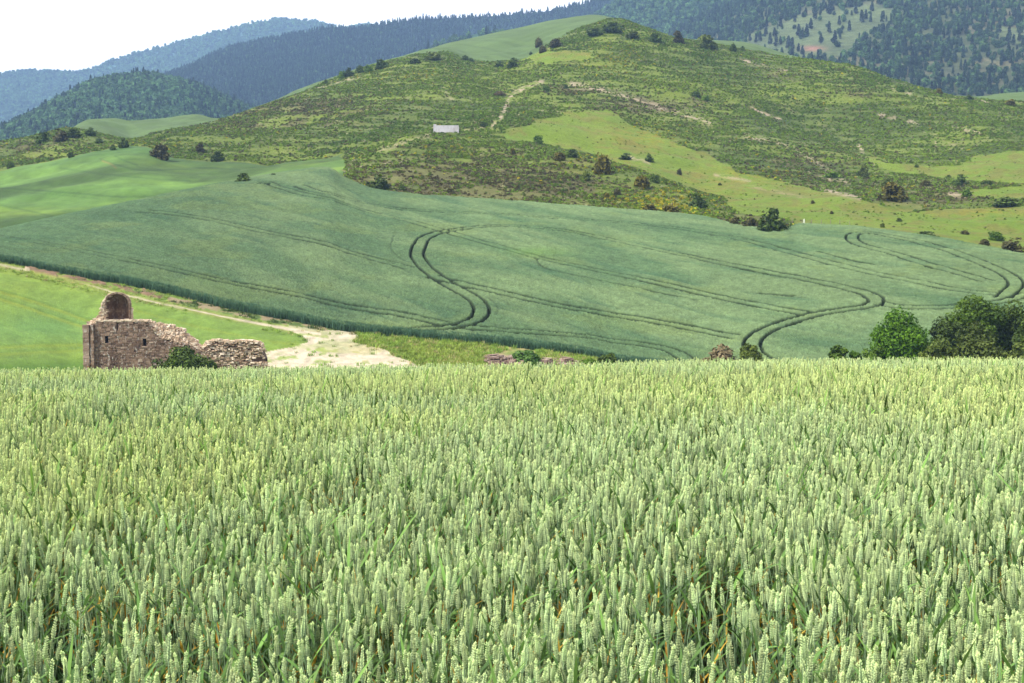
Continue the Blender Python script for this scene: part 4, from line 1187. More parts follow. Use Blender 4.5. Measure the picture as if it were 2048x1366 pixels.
# mortar behind the joints, with the window slits left open
def slab(name, outline, y0, y1, mat, parent):
    V = [(x, y0, z_) for x, z_ in outline] + [(x, y1, z_) for x, z_ in outline]; n_ = len(outline)
    me = bpy.data.meshes.new(name)
    F = [tuple(range(n_)), tuple(range(2 * n_ - 1, n_ - 1, -1))] + [(i + n_, (i + 1) % n_ + n_, (i + 1) % n_, i) for i in range(n_)]
    me.from_pydata(V, [], F); me.materials.append(mat); return link(name, me, parent)
cols_ = [P(q, 0)[0] for q in (166.4, 208, 214.5, 231.5, 234, 284, 290.5)] + list(np.linspace(P(296, 0)[0], xr, 14))
pcs = []
bmv, bmf = [], []
def add_box(x0, x1, y0, y1, z0, z1a, z1b):
    b_ = len(bmv)
    bmv.extend([(x0, y0, z0), (x1, y0, z0), (x1, y1, z0), (x0, y1, z0), (x0, y0, z1a), (x1, y0, z1b), (x1, y1, z1b), (x0, y1, z1a)])
    bmf.extend([tuple(b_ + q for q in f_) for f_ in ((0, 3, 2, 1), (4, 5, 6, 7), (0, 1, 5, 4), (1, 2, 6, 5), (2, 3, 7, 6), (3, 0, 4, 7))])
for x0_, x1_ in zip(cols_[:-1], cols_[1:]):
    zt0, zt1 = front_top(x0_) - 0.12, front_top(x1_) - 0.12
    hole = None
    for s0, s1, y0, y1 in SLITS:
        (ax, z1), (bx, z0) = P(s0, y0), P(s1, y1)
        if abs(ax - x0_) < 1e-6: hole = (z0, z1)
    if hole:
        add_box(x0_, x1_, 0.05, 1.0, -0.6, hole[0], hole[0]); add_box(x0_, x1_, 0.05, 1.0, hole[1], zt0, zt1)
        add_box(x0_, x1_, 0.9, 1.0, hole[0] + 0.002, hole[1] - 0.002, hole[1] - 0.002)
    else:
        add_box(x0_, x1_, 0.05, 1.0, -0.6, zt0, zt1)
me = mesh_np('wall_core', bmv, bmf, M_CORE, False); link('wall_core', me, ruin)
# window reveals: lintel and sill stones standing 3 mm proud
for s0, s1, y0, y1 in SLITS[:2]:
    (ax, z1), (bx, z0) = P(s0, y0), P(s1, y1)
    boxes('lintel', [((ax + bx) / 2, 0.18, z1 + 0.08, bx - ax + 0.3, 0.44, 0.15, 0)], M_ASHLAR, ruin, g, 0.004)
    boxes('window_sill', [((ax + bx) / 2, 0.18, z0 - 0.07, bx - ax + 0.26, 0.44, 0.13, 0)], M_ASHLAR, ruin, g, 0.004)
# back leaf and the broken rubble sloping between the two leaves
B, T = [], []
z = 2.5
while z < ruin_z(645):
    hh = g.uniform(0.13, 0.2); x = xl
    while x < xr:
        w = g.uniform(0.22, 0.5); cx, cz = x + w / 2, z + hh / 2
        if cz < back_top(cx) + g.uniform(-0.1, 0.05):
            B.append((cx, 1.25 + g.normal(0, 0.03), cz, w - 0.02, 0.46, hh - 0.015, 0)); T.append(g.uniform(0.2, 1))
        x += w
    z += hh
boxes('rear_wall', B, M_PALE, ruin, g, 0.012, T)
link('rear_core', mesh_np('rear_core', *(lambda v, f: (v, f))(*[
    [(x_, y_, z_) for x_ in np.linspace(xl + 0.1, xr - 0.1, 40) for y_, z_ in ((1.02, -0.5), (1.02, float(back_top(x_)) - 0.15), (1.4, float(back_top(x_)) - 0.15), (1.4, -0.5))],
    [(i * 4 + k, i * 4 + (k + 1) % 4, (i + 1) * 4 + (k + 1) % 4, (i + 1) * 4 + k) for i in range(39) for k in range(4)]]), M_CORE, False), ruin)
B, T = [], []
for _ in range(1500):
    x = g.uniform(P(176, 0)[0], xr); v_ = g.uniform(0, 1); ft, bt = float(front_top(x)), float(back_top(x))
    zz = ft + (bt - ft) * v_ + g.uniform(-0.14, 0.02); s_ = g.uniform(0.10, 0.36)
    B.append((x, 0.22 + 0.95 * v_, zz, s_ * 1.3, s_ * 1.0, s_ * 0.55, g.uniform(-0.7, 0.7))); T.append(np.clip(g.normal(0.62, 0.3), 0, 1))
boxes('broken_core', B, M_PALE, ruin, g, 0.03, T)
# corner pier with its shadowed joint
B, T = [], []
z = 0
while z < ruin_z(659):
    hh = g.uniform(0.2, 0.3)
    B.append((P(171.5, 0)[0], -0.10, z + hh / 2, 0.62 + g.normal(0, .02), 0.5, hh - 0.015, 0)); T.append(g.uniform(0.3, 1))
    B.append((P(183, 0)[0] + g.normal(0, .015), -0.06, z + hh / 2, 0.34, 0.42, hh - 0.015, 0)); T.append(g.uniform(0.2, 0.9))
    z += hh
boxes('corner_pier', B, M_PALE if False else M_ASHLAR, ruin, g, 0.012, T)
# the apse niche on top
zc0 = ruin_z(645); xc = P(231.5, 0)[0]; ow = 26.5 * SC; iw = 23.2 * SC * 0.86
spring = ruin_z(613); top_o = ruin_z(588) ; 
B, T = [], []
aspect = (top_o - spring) / ow
for k in range(25):               # voussoirs of the arch
    t = PI * (k + 0.5) / 25
    if 0.47 < t / PI < 0.505: continue
    ro = ow * (1 + g.normal(0, 0.012)); cx = xc + 0.93 * ro * math.cos(t); cz = spring + 0.93 * ro * aspect * math.sin(t)
    B.append((cx, 0.55, cz, 0.0, 0, 0, t)); T.append(g.uniform(0.3, 0.95))
V, F, TT = [], [], []
for (cx, _, cz, *_r, t), tt in zip(B, T):
    b_ = len(V); dt = PI / 25 * 0.47
    for yy in (0.36 + g.normal(0, 0.015), 0.78):
        for (rr_, ta) in ((0.86, t - dt), (1.0 + g.normal(0, 0.015), t - dt), (1.0 + g.normal(0, 0.015), t + dt), (0.86, t + dt)):
            V.append((xc + ow * rr_ * math.cos(ta), yy, spring + ow * aspect * rr_ * math.sin(ta)))
    F += [tuple(b_ + q for q in f_) for f_ in ((0, 1, 2, 3), (7, 6, 5, 4), (0, 4, 5, 1), (1, 5, 6, 2), (2, 6, 7, 3), (3, 7, 4, 0))]; TT += [tt] * 6
link('arch', mesh_np('arch', V, F, M_ASHLAR, False, TT), ruin)
for sd in (-1, 1):                # jambs
    B, T = [], []
    z = zc0
    while z < spring - 0.02:
        hh = min(g.uniform(0.14, 0.2), spring - z)
        B.append((xc + sd * ow * 0.93, 0.58, z + hh / 2, ow * 0.135, 0.42, hh - 0.01, 0)); T.append(g.uniform(0.2, 0.9))
        z += hh
    boxes('jamb', B, M_ASHLAR, ruin, g, 0.008, T)
V, F, TT = [], [], []              # hollow: half cylinder below, quarter dome above, courses of darker stone
nu, nc1, nc2 = 26, 9, 11
ri = ow * 0.87
prof = [(1.0, zc0 + (spring - zc0) * k / nc1) for k in range(nc1 + 1)] + [(math.cos(PI / 2 * k / nc2), spring + ri * aspect * math.sin(PI / 2 * k / nc2)) for k in range(1, nc2 + 1)]
for (rr_, zz) in prof:
    for j in range(nu + 1):
        t = PI * j / nu
        V.append((xc + ri * rr_ * math.cos(t), 0.6 + ri * 0.95 * rr_ * math.sin(t), zz))
for i in range(len(prof) - 1):
    tt = g.uniform(0, 1)
    for j in range(nu):
        a = i * (nu + 1) + j; F.append((a, a + 1, a + nu + 2, a + nu + 1)); TT.append(np.clip(tt * 0.5 + g.uniform(0, 0.5), 0, 1))
link('niche', mesh_np('niche', V, F, M_NICHE, False, TT), ruin)
V, F, TT = [], [], []              # outside of the half dome
ro = ow * 0.99
prof = [(1.0, zc0 - 0.3 + (spring - zc0 + 0.3) * k / nc1) for k in range(nc1 + 1)] + [(math.cos(PI / 2 * k / nc2), spring + ro * aspect * math.sin(PI / 2 * k / nc2)) for k in range(1, nc2 + 1)]
for (rr_, zz) in prof:
    for j in range(nu + 1):
        t = PI * j / nu; q = 1 + g.normal(0, 0.012)
        V.append((xc + ro * rr_ * q * math.cos(t), 0.76 + ro * rr_ * q * math.sin(t), zz))
for i in range(len(prof) - 1):
    for j in range(nu):
        a = i * (nu + 1) + j; F.append((a, a + nu + 1, a + nu + 2, a + 1)); TT.append(g.uniform(0, 1))
link('half_dome', mesh_np('half_dome', V, F, M_PALE, False, TT), ruin)
B, T = [], []                      # stepped, crumbling stones up the left flank, a few on the right
BR, TR = [], []
for k in range(17):
    zz = zc0 + k * 0.155; lim = 191 + k * 0.75
    if k > 10: lim = 198.5 + (k - 10) * 2.3
    x0_ = P(lim + g.uniform(-2, 2), 0)[0]; x1_ = xc - ow * (0.98 if zz < spring else 0.98 * math.sqrt(max(0.02, 1 - ((zz - spring) / (ow * aspect)) ** 2)))
    x0_ = min(x0_, x1_ - 0.12)
    if k < 2: x0_ = P(182 + 6 * k, 0)[0]
    x = x0_
    while x < x1_ + 0.1:
        w = g.uniform(0.18, 0.4); B.append((x + w / 2, 0.7 + g.normal(0, 0.04), zz + 0.07, w - 0.02, 0.6, 0.14, g.normal(0, 0.04))); T.append(np.clip(g.normal(0.7, 0.25), 0, 1)); x += w
    if k < 8: BR.append((xc + ow * 1.0 + 0.02, 0.75, zz + 0.07, 0.2 + g.uniform(0, 0.08), 0.5, 0.14, 0)); TR.append(g.uniform(0.2, 0.9))
boxes('flank_stones', B, M_PALE, ruin, g, 0.018, T)
boxes('flank_stones', BR, M_PALE, ruin, g, 0.018, TR)
B, T = [], []                      # pale ledge in front of the niche
x = P(188, 0)[0]
while x < P(288, 0)[0]:
    w = g.uniform(0.25, 0.5); B.append((x + w / 2, 0.28, ruin_z(646.5) + g.normal(0, 0.02), w - 0.015, 0.62, 0.16, g.normal(0, 0.02))); T.append(g.uniform(0.5, 1)); x += w
boxes('ledge', B, M_PALE, ruin, g, 0.014, T)
# the lower, broken stretch of wall to the right: lumpy, pale, full of holes
rub_top = top_line([(396, 704), (405, 699), (409, 695), (413, 690), (420, 687), (437, 685.5), (452, 690), (466, 689), (480, 686.5), (489, 688), (503, 689), (512, 690), (518, 694), (523, 706), (529, 722), (532, 732), (533.5, 745)])
B, T = [], []
z = 0.0
while z < ruin_z(685):
    hh = g.uniform(0.10, 0.2); x = P(402, 0)[0]
    while x < P(533.5, 0)[0]:
        w = g.uniform(0.14, 0.5); cx, cz = x + w / 2, z + hh / 2
        gap = vnoise(np.array(cx * 1.6), np.array(cz * 3.4), 17) > 0.80
        if cz < rub_top(cx) + g.uniform(-0.30, 0.08) and not gap:
            B.append((cx, 0.25 + g.normal(0, 0.07), cz, w - g.uniform(0.01, 0.05), 0.5, hh - g.uniform(0.01, 0.05), g.normal(0, 0.10))); T.append(np.clip(g.normal(0.6, 0.28), 0, 1))
        x += w
    z += hh
for _ in range(260):
    x = g.uniform(P(404, 0)[0], P(524, 0)[0]); s_ = g.uniform(0.12, 0.4)
    B.append((x, g.uniform(0.1, 1.2), float(rub_top(x)) + g.uniform(-0.15, 0.0), s_ * 1.3, s_, s_ * 0.5, g.uniform(-1, 1))); T.append(g.uniform(0.3, 1))
boxes('broken_wall', B, M_PALE, ruin, g, 0.028, T)
xs_ = np.linspace(P(403, 0)[0], P(529, 0)[0], 40)
link('broken_wall_core', mesh_np('broken_wall_core', [(x_, y_, z_) for x_ in xs_ for y_, z_ in ((0.2, -0.5), (0.2, float(rub_top(x_)) - 0.18), (1.3, float(rub_top(x_)) - 0.18), (1.3, -0.5))],
     [(i * 4 + k, i * 4 + (k + 1) % 4, (i + 1) * 4 + (k + 1) % 4, (i + 1) * 4 + k) for i in range(39) for k in range(4)], M_CORE, False), ruin)

# ---- heap of fallen stones beyond the brow
def heap(name, px0, px1, pyb, r, hgt, n, label, seed):
    g = np.random.default_rng(seed); s = r / FPX
    c = at((px0 + px1) / 2, r); hw = (px1 - px0) / 2 * s
    B, T = [], []
    for _ in range(n):
        u = g.uniform(-1, 1); v_ = g.uniform(-1, 1)
        env = (1 - u * u) ** 0.6 * (0.55 + 0.45 * math.sin(u * 7 + 1)) * (1 - 0.6 * v_ * v_)
        q = g.uniform(0.2, 0.7)
        X_, Y_ = c[0] + u * hw, c[1] + v_ * 2.2
        B.append((u * hw, v_ * 2.2, float(H(X_, Y_)) - c[2] + hgt * env * g.uniform(0.3, 1), q * 1.5, q, q * 0.35, g.uniform(-1, 1))); T.append(g.uniform(0, 1))
    o = boxes(name, B, M_RUBBLE, None, g, 0.04, T); o.location = c
    tag(o, label, 'stone heap', kind=None)
M_RUBBLE = stone_mat('rubble_stone', alb(128, 106, 94), alb(176, 150, 132), alb(222, 200, 184), None, 0.0, 0.4)
heap('stone_heap', 972, 1100, 722, 150, 1.15, 420, 'low heap of purplish flat stones behind the small leafy bush at the brow', 41)
heap('stone_heap', 1085, 1178, 722, 150, 0.65, 260, 'flatter spread of pale pinkish stones trailing right from the stone heap', 42)

# ---- white concrete water tank on the hill
M_WHITE = stone_mat('whitewash', (0.34, 0.33, 0.34), (0.5, 0.48, 0.5), (0.6, 0.58, 0.6), (0.3, 0.28, 0.27), 0.0, 0.3)
pt = place(892, 265); s = math.hypot(pt[0], pt[1]) / FPX
tank = bpy.data.objects.new('water_tank', None); COL.objects.link(tank); tank.location = (pt[0], pt[1], pt[2] - 0.3)
tag(tank, 'small whitewashed water tank set into the hillside below the bare path', 'water tank')
W_ = 50 * s; Hh = 13 * s + 0.4
boxes('wall', [(0, 0.0, Hh / 2, W_, 0.3, Hh, 0)], M_WHITE, tank, np.random.default_rng(3), 0.0, [0.4])
boxes('side_wall', [(-W_ / 2 + 0.15, 1.655, Hh / 2 + 0.1, 0.3, 3.0, Hh + 0.2, 0)], M_WHITE, tank, np.random.default_rng(3), 0.0, [0.3])
boxes('side_wall', [(W_ / 2 - 0.15, 1.655, Hh / 2 - 0.1, 0.3, 3.0, Hh - 0.2, 0)], M_WHITE, tank, np.random.default_rng(3), 0.0, [0.3])
boxes('raised_corner', [(-W_ / 2 + 0.4, 0.0, Hh + 0.153, 0.8, 0.3, 0.3, 0)], M_WHITE, tank, np.random.default_rng(3), 0.0, [0.6])

# ================================================================== TREES AND SHRUBS
PALS = {
 'dark':  leaf_mat('leaves_dark', tuple(alb(44, 68, 22)), tuple(alb(118, 146, 52)), None, 0.15),
 'mid':   leaf_mat('leaves_mid', tuple(alb(58, 98, 24)), tuple(alb(146, 184, 54)), None, 0.25),
 'fresh': leaf_mat('leaves_fresh', tuple(alb(50, 98, 20)), tuple(alb(138, 188, 46)), None, 0.3),
 'olive': leaf_mat('leaves_olive', tuple(alb(70, 92, 30)), tuple(alb(142, 160, 68)), None, 0.2),
 'brown': leaf_mat('leaves_brown', tuple(alb(66, 68, 32)), tuple(alb(118, 116, 58)), None, 0.1),
 'rust':  leaf_mat('leaves_rust', tuple(alb(106, 96, 66)), tuple(alb(170, 152, 112)), None, 0.1),
 'gorse': leaf_mat('leaves_gorse', tuple(alb(74, 80, 26)), tuple(alb(150, 140, 40)), tuple(alb(200, 170, 40)), 0.15),
 'white': leaf_mat('leaves_elder', tuple(alb(52, 92, 34)), tuple(alb(116, 156, 70)), tuple(alb(236, 238, 220)), 0.2),
}
M_LIMB, _nt, _b = new_mat('shrub_bark'); _b.inputs['Base Color'].default_value = (0.10, 0.08, 0.06, 1)
MESH_CACHE = {}
def shrub_mesh(pal, kind, seed, w, h, near):
    """crown for a shrub w wide, h high; far ones share a few meshes"""
    if near:
        return crown_mesh('crown', PALS[pal], w, h, seed, clumps=int(44 + 14 * w), per=150, leaf=0.14 + 0.025 * w ** 0.5, shape='dome' if kind != 'round' else 'round', clump_r=0.26)
    key = (pal, kind, seed % 3)
    if key not in MESH_CACHE:
        MESH_CACHE[key] = crown_mesh('crown', PALS[pal], 1.0, 0.8, 700 + hash(pal) % 1 + seed % 3 * 7 + len(pal), clumps=30, per=30, leaf=0.10, shape='dome', clump_r=0.33)
    return MESH_CACHE[key]
STEM_FAR = limbs_mesh('stem', M_LIMB, 0.6, 0.03, 5, 5, 0.5, 0.2)
def shrub(px, pyb, wpx, hpx, pal, label, cat='shrub', name='shrub', kind='dome', r=None, near=False, seed=None, group=None, z=None):
    p = at(px, r) if r else place(px, pyb)
    s = math.hypot(p[0], p[1]) / FPX
    w, h = wpx * s, hpx * s
    seed = seed if seed is not None else int(px * 7 + pyb)
    o = bpy.data.objects.new(name, None); COL.objects.link(o); o.location = p; o.rotation_euler = (0, 0, (seed * 0.7) % 6.28)
    tag(o, label, cat, group)
    if near:
        if r: h = p[1] * 0 + (r * ray(px, pyb - hpx)[1] - p[2])
        c = link('crown', shrub_mesh(pal, kind, seed, w, float(h), True), o)
        link('trunk', limbs_mesh('trunk', M_LIMB, float(h) * 0.8, 0.045 + 0.02 * float(h), seed, 7, 0.3 * w / float(h) * 0.9, 0.25), o)
    else:
        c = link('crown', shrub_mesh(pal, kind, seed, w, h, False), o); c.scale = (w, w, h / 0.8)
        t = link('stem', STEM_FAR, o); t.scale = (w, w, h / 0.8)
    return o
# near the brow: px, py of the top is pyb - hpx
shrub(1800, 745, 118, 117, 'fresh', 'round bright green tree, the most upright one, left in the clump at the right edge', 'tree', 'leafy_tree', 'round', 147, True)
shrub(1945, 745, 110, 150, 'mid', 'tallest dark green tree at the back of the clump on the right', 'tree', 'leafy_tree', 'round', 153, True)
shrub(2022, 745, 96, 136, 'dark', 'dark tree cut by the right edge, behind the olive shrub', 'tree', 'leafy_tree', 'round', 156, True)
shrub(1893, 745, 84, 108, 'dark', 'dark tree with a lopsided crown between the bright round tree and the tallest dark one', 'tree', 'leafy_tree', 'round', 150, True)
shrub(2075, 745, 90, 138, 'dark', 'dark tree mostly outside the right edge of the picture', 'tree', 'leafy_tree', 'round', 150, True)
shrub(1950, 745, 130, 88, 'olive', 'wide feathery olive shrub low in front of the tallest dark tree', 'shrub', 'shrub', 'dome', 142, True)
shrub(1880, 745, 80, 72, 'olive', 'low olive-green shrub touching the right foot of the bright round tree', 'shrub', 'shrub', 'dome', 141, True)
shrub(2035, 745, 90, 56, 'olive', 'low yellowish shrub at the right edge just above the wheat', 'shrub', 'shrub', 'dome', 140, True)
shrub(1748, 745, 60, 52, 'mid', 'low green shrub at the left foot of the bright round tree', 'shrub', 'shrub', 'dome', 143, True)
shrub(1680, 745, 52, 62, 'mid', 'small loose green bush standing left of the clump at the right', 'bush', 'bush', 'dome', 146, True)
shrub(1712, 745, 36, 48, 'fresh', 'tiny fresh green bush between the loose bush and the low shrub on the right', 'bush', 'bush', 'dome', 148, True)
shrub(1440, 750, 84, 50, 'rust', 'wide dry reddish tan bush beside the end of the curved tractor tracks', 'bush', 'bush', 'dome', 149, True)
shrub(1502, 750, 52, 66, 'olive', 'olive twiggy bush right of the reddish one, over the tractor tracks', 'bush', 'bush', 'dome', 148, True)
shrub(1048, 755, 60, 52, 'white', 'small elder bush with white flowers in front of the stone heap', 'bush', 'bush', 'dome', 149.5, True)
shrub(1217, 750, 46, 40, 'dark', 'small dark bush at the brow to the right of the stones', 'bush', 'bush', 'dome', 151, True)
shrub(1178, 750, 36, 32, 'mid', 'low green weeds between the stones and the small dark bush', 'bush', 'bush', 'dome', 151, True)
shrub(362, 765, 108, 72, 'dark', 'large dark fig-like bush growing against the front of the church ruin', 'bush', 'bush', 'dome', 141.5, True)
shrub(412, 765, 58, 50, 'dark', 'smaller dark bush at the right end of the big one in front of the ruin', 'bush', 'bush', 'dome', 142, True)
shrub(312, 765, 40, 34, 'dark', 'low dark sprig at the left foot of the big bush by the ruin', 'bush', 'bush', 'dome', 141, True)
SH = [ # px, base py, width px, height px, palette, label
 (487, 366, 38, 22, 'dark', 'round dark bush standing alone on the border between the two left fields'),
 (548, 355, 20, 10, 'dark', 'small dark bush on the field border right of the lone round bush'),
 (575, 350, 18, 7, 'olive', 'tiny bush at the end of the field border beside the hill foot'),
 (322, 315, 44, 32, 'brown', 'dark brownish shrub in the corner where the left field meets the hill'),
 (435, 320, 30, 24, 'dark', 'dark shrub at the foot of the hill above the left field'),
 (401, 303, 20, 22, 'brown', 'small brown shrub between the corner shrub and the dark shrub at the hill foot'),
 (248, 292, 24, 18, 'dark', 'dark shrub at the right end of the low scrubby rise on the left'),
 (226, 297, 14, 10, 'dark', 'tiny shrub just left of the end of the scrubby rise'),
 (88, 282, 36, 20, 'dark', 'leftmost dark shrub on top of the scrubby rise'),
 (122, 280, 34, 24, 'brown', 'brownish shrub in the middle of the row on the scrubby rise'),
 (146, 272, 34, 20, 'dark', 'highest dark shrub of the row on the scrubby rise'),
 (180, 268, 26, 14, 'dark', 'rightmost shrub of the row on the scrubby rise'),
 (22, 332, 18, 12, 'dark', 'small dark shrub low on the scrubby rise near the left edge'),
 (142, 312, 16, 10, 'dark', 'small shrub low on the scrubby rise above the field edge'),
 (198, 284, 20, 12, 'dark', 'shrub halfway down the right side of the scrubby rise'),
 (758, 376, 52, 28, 'dark', 'broad dark bush at the foot of the knoll just above the wheat field'),
 (803, 380, 18, 16, 'dark', 'narrow bush right of the broad dark one at the foot of the knoll'),
 (900, 384, 20, 12, 'brown', 'small brown shrub low on the knoll near the wheat'),
 (1076, 284, 26, 18, 'mid', 'round green bush standing alone on top of the knoll'),
 (1026, 305, 14, 12, 'gorse', 'small yellow-green gorse bush on the knoll, below the lone round bush and to its left'),
 (1118, 318, 30, 18, 'gorse', 'gorse bush on the right shoulder of the knoll'),
 (1145, 312, 26, 16, 'dark', 'dark bush on the right shoulder of the knoll beside the gorse'),
 (1205, 345, 42, 44, 'gorse', 'tall spiky gorse bush on the crest of the knoll ridge'),
 (1172, 358, 24, 20, 'olive', 'olive bush below the tall spiky gorse'),
 (1282, 372, 40, 26, 'gorse', 'wide gorse bush on the lower knoll ridge'),
 (1310, 362, 24, 18, 'dark', 'dark bush behind the wide gorse on the lower knoll ridge'),
 (1250, 316, 30, 12, 'dark', 'dark flat shrub in the green meadow beside bare soil, left one of two'),
 (1298, 320, 20, 18, 'dark', 'dark round shrub in the green meadow beside bare soil, right one of two'),
 (1358, 346, 14, 12, 'brown', 'single grey-brown bush in the meadow right of the knoll'),
 (1235, 388, 22, 14, 'brown', 'brown bush on the dark lower flank of the knoll'),
 (1213, 395, 16, 12, 'gorse', 'bright yellow gorse on the lower flank of the knoll'),
 (1396, 412, 46, 26, 'dark', 'dark bush at the right tip of the knoll beside flowering gorse'),
 (1342, 425, 40, 18, 'gorse', 'yellow flowering gorse at the wheat edge below the knoll tip, right one'),
 (1300, 420, 36, 16, 'gorse', 'yellow flowering gorse at the wheat edge below the knoll tip, left one'),
 (1470, 452, 34, 20, 'brown', 'low brown thicket between the knoll tip and the big dark bush by the wheat'),
 (1500, 458, 36, 24, 'brown', 'brown thicket touching the left side of the big dark bush by the wheat'),
 (1543, 466, 66, 48, 'dark', 'big dark green bush at the upper edge of the wheat field'),
 (1852, 474, 54, 14, 'dark', 'long low dark hedge-like bush above the wheat at the right'),
 (1992, 478, 36, 22, 'mid', 'green bush near the right edge above the wheat'),
 (1968, 488, 26, 12, 'brown', 'small brown bush left of the reddish thicket at the right edge'),
 (2022, 505, 54, 30, 'brown', 'reddish brown thicket at the right edge of the wheat'),
 (1225, 60, 44, 20, 'dark', 'dark bush on the very summit of the hill'),
 (1190, 66, 40, 14, 'dark', 'low bush just left of the summit bush'),
 (1265, 72, 34, 16, 'olive', 'olive bush just right of the summit bush'),
 (1310, 78, 32, 16, 'dark', 'dark bush on the skyline between the summit and the tall skyline pair'),
 (1356, 80, 26, 22, 'brown', 'tall brownish bush on the skyline, left of the broad skyline bush'),
 (1412, 92, 50, 26, 'olive', 'broad rounded bush on the skyline right of the summit'),
 (1466, 98, 18, 18, 'dark', 'small dark bush on the skyline right of the broad one'),
 (1485, 96, 9, 9, 'dark', 'tiniest skyline bush, right of the small dark one'),
 (1078, 88, 22, 18, 'brown', 'upper left bush of the group beside the crest field'),
 (1086, 100, 22, 14, 'brown', 'lower left bush of the group beside the crest field'),
 (1112, 90, 30, 20, 'brown', 'right bush of the group beside the crest field'),
 (1062, 104, 10, 6, 'dark', 'tiny bush below the group beside the crest field'),
 (1025, 130, 28, 18, 'dark', 'dark bush at the bottom corner of the crest field'),
 (998, 130, 24, 12, 'dark', 'low bush left of the dark one at the bottom corner of the crest field'),
 (930, 116, 16, 12, 'dark', 'small dark bush on the left ridge beside the crest field, left of its neighbour'),
 (942, 119, 16, 9, 'dark', 'small dark bush on the left ridge, nearest to the crest field'),
 (868, 115, 42, 16, 'olive', 'broad olive bush at the top of the left ridge'),
 (830, 122, 28, 12, 'dark', 'low dark bush on the left ridge, left of the broad olive bush'),
 (765, 133, 34, 18, 'dark', 'largest dark bush on the left ridge'),
 (738, 138, 26, 14, 'mid', 'green bush left of the largest dark bush on the left ridge'),
 (720, 140, 20, 16, 'dark', 'dark round bush farther down the left ridge'),
 (698, 148, 22, 16, 'dark', 'dark bush next below the round one on the left ridge'),
 (683, 152, 20, 16, 'mid', 'lowest leafy bush of the row on the left ridge'),
 (652, 162, 14, 8, 'dark', 'tiny lone bush lowest on the left ridge skyline'),
 (1093, 178, 18, 14, 'mid', 'round green bush beside the pale bare patch at the head of the path'),
 (1132, 172, 12, 8, 'dark', 'small dark bush right of the round one at the head of the path'),
 (1000, 186, 30, 9, 'rust', 'reddish low shrub left of the hill path'),
 (968, 250, 18, 9, 'dark', 'small dark bush at the foot of the hill path near the water tank'),
 (885, 266, 16, 6, 'dark', 'tiny dark bush at the front foot of the water tank'),
 (1392, 188, 24, 12, 'dark', 'left dark bush of the pair in the middle of the right slope'),
 (1411, 196, 16, 12, 'mid', 'right green bush of the pair in the middle of the right slope'),
 (1801, 178, 18, 16, 'mid', 'round green bush among white rocks on the right slope'),
 (1878, 183, 16, 12, 'gorse', 'small yellowish bush on the skyline right of the white rocks'),
 (1938, 194, 20, 10, 'dark', 'low dark bush on the skyline near the right edge'),
 (2020, 208, 26, 12, 'gorse', 'yellowish bush on the skyline closest to the right edge'),
 (1728, 352, 28, 26, 'olive', 'upright olive bush at the end of the lower right spur'),
 (1665, 352, 42, 14, 'mid', 'low bright green bush on the lower right spur'),
 (1785, 398, 60, 34, 'gorse', 'large yellowish bush where the right valley begins'),
 (1772, 372, 24, 22, 'olive', 'olive bush behind the large yellowish one in the right valley'),
 (1852, 372, 26, 16, 'brown', 'brown bush on the dark strip in the right valley, left one'),
 (1920, 370, 32, 22, 'dark', 'dark bush on the strip in the right valley, right one'),
 (1932, 390, 26, 16, 'mid', 'round green bush below the dark strip in the right valley'),
 (1975, 368, 26, 12, 'dark', 'small dark bush at the far right end of the valley strip'),
 (2010, 410, 60, 20, 'dark', 'long dark bush by the right edge in the valley'),
 (1897, 354, 12, 7, 'dark', 'tiny dark bush in the bright right meadow'),
 (1833, 332, 10, 6, 'dark', 'tiniest bush high in the bright right meadow'),
 (1440, 368, 9, 6, 'dark', 'tiny bush in the meadow strip below the gorse slope'),
 (1663, 425, 10, 6, 'brown', 'tiny brown bush in the meadow above the wheat, farther right'),
 (1625, 404, 12, 6, 'brown', 'tiny brown bush in the meadow above the wheat'),
 (1930, 466, 22, 9, 'brown', 'low brown bush in the rough grass above the wheat at the right'),
 (1798, 440, 14, 7, 'olive', 'tiny olive bush in the rough grass above the wheat, upper one'),
 (1765, 452, 10, 9, 'olive', 'tiny olive bush in the rough grass above the wheat, lower one'),
]
for px_, pb_, w_, h_, pal_, lab_ in SH:
    o = shrub(px_, pb_ + (3 if pb_ > 200 else 5), w_ * 0.95, h_ * 1.0, pal_, lab_, 'bush', 'bush', seed=int(px_ * 3 + pb_))

# ---- single pines standing apart on the terraced clearing
M_PINE = leaf_mat('single_pine_needles', tuple(alb(36, 54, 44)), tuple(alb(76, 96, 70)), None, 0.0)
def pine_meshes(seed):
    global M_CONIFER
    keep = M_CONIFER; M_CONIFER = M_PINE
    m_ = conifer('crown', seed, 9.5, 4.4, 110, 1.0); M_CONIFER = keep
    t_ = limbs_mesh('trunk', M_BARK, 7.0, 0.22, seed, 4, 0.12, 0.5)
    return m_, t_
PM = [pine_meshes(800 + k) for k in range(3)]
g = np.random.default_rng(51)
def on_sheet(S, px, py):
    d = (S['px'] - px) ** 2 + (S['py'] - py) ** 2
    i, j = np.unravel_index(np.argmin(d[:S['rows']]), d[:S['rows']].shape)
    return np.array([S['R'][i, j] * math.sin(S['A'][i, j]), S['R'][i, j] * math.cos(S['A'][i, j]), S['Z'][i, j]])
PINES = [(1597, 72), (1604, 76), (1612, 73), (1656, 66), (1680, 50), (1658, 28), (1724, 46), (1730, 40), (1500, 82), (1512, 86), (1522, 84), (1540, 88), (1552, 92), (1561, 90), (1575, 96),
         (1585, 99), (1595, 104), (1606, 108), (1534, 70), (1548, 74), (1620, 58), (1700, 62), (1640, 88), (1668, 90), (1560, 56), (1590, 44), (1745, 22), (1710, 28), (1630, 40), (2000, 66), (2020, 74), (2038, 82)]
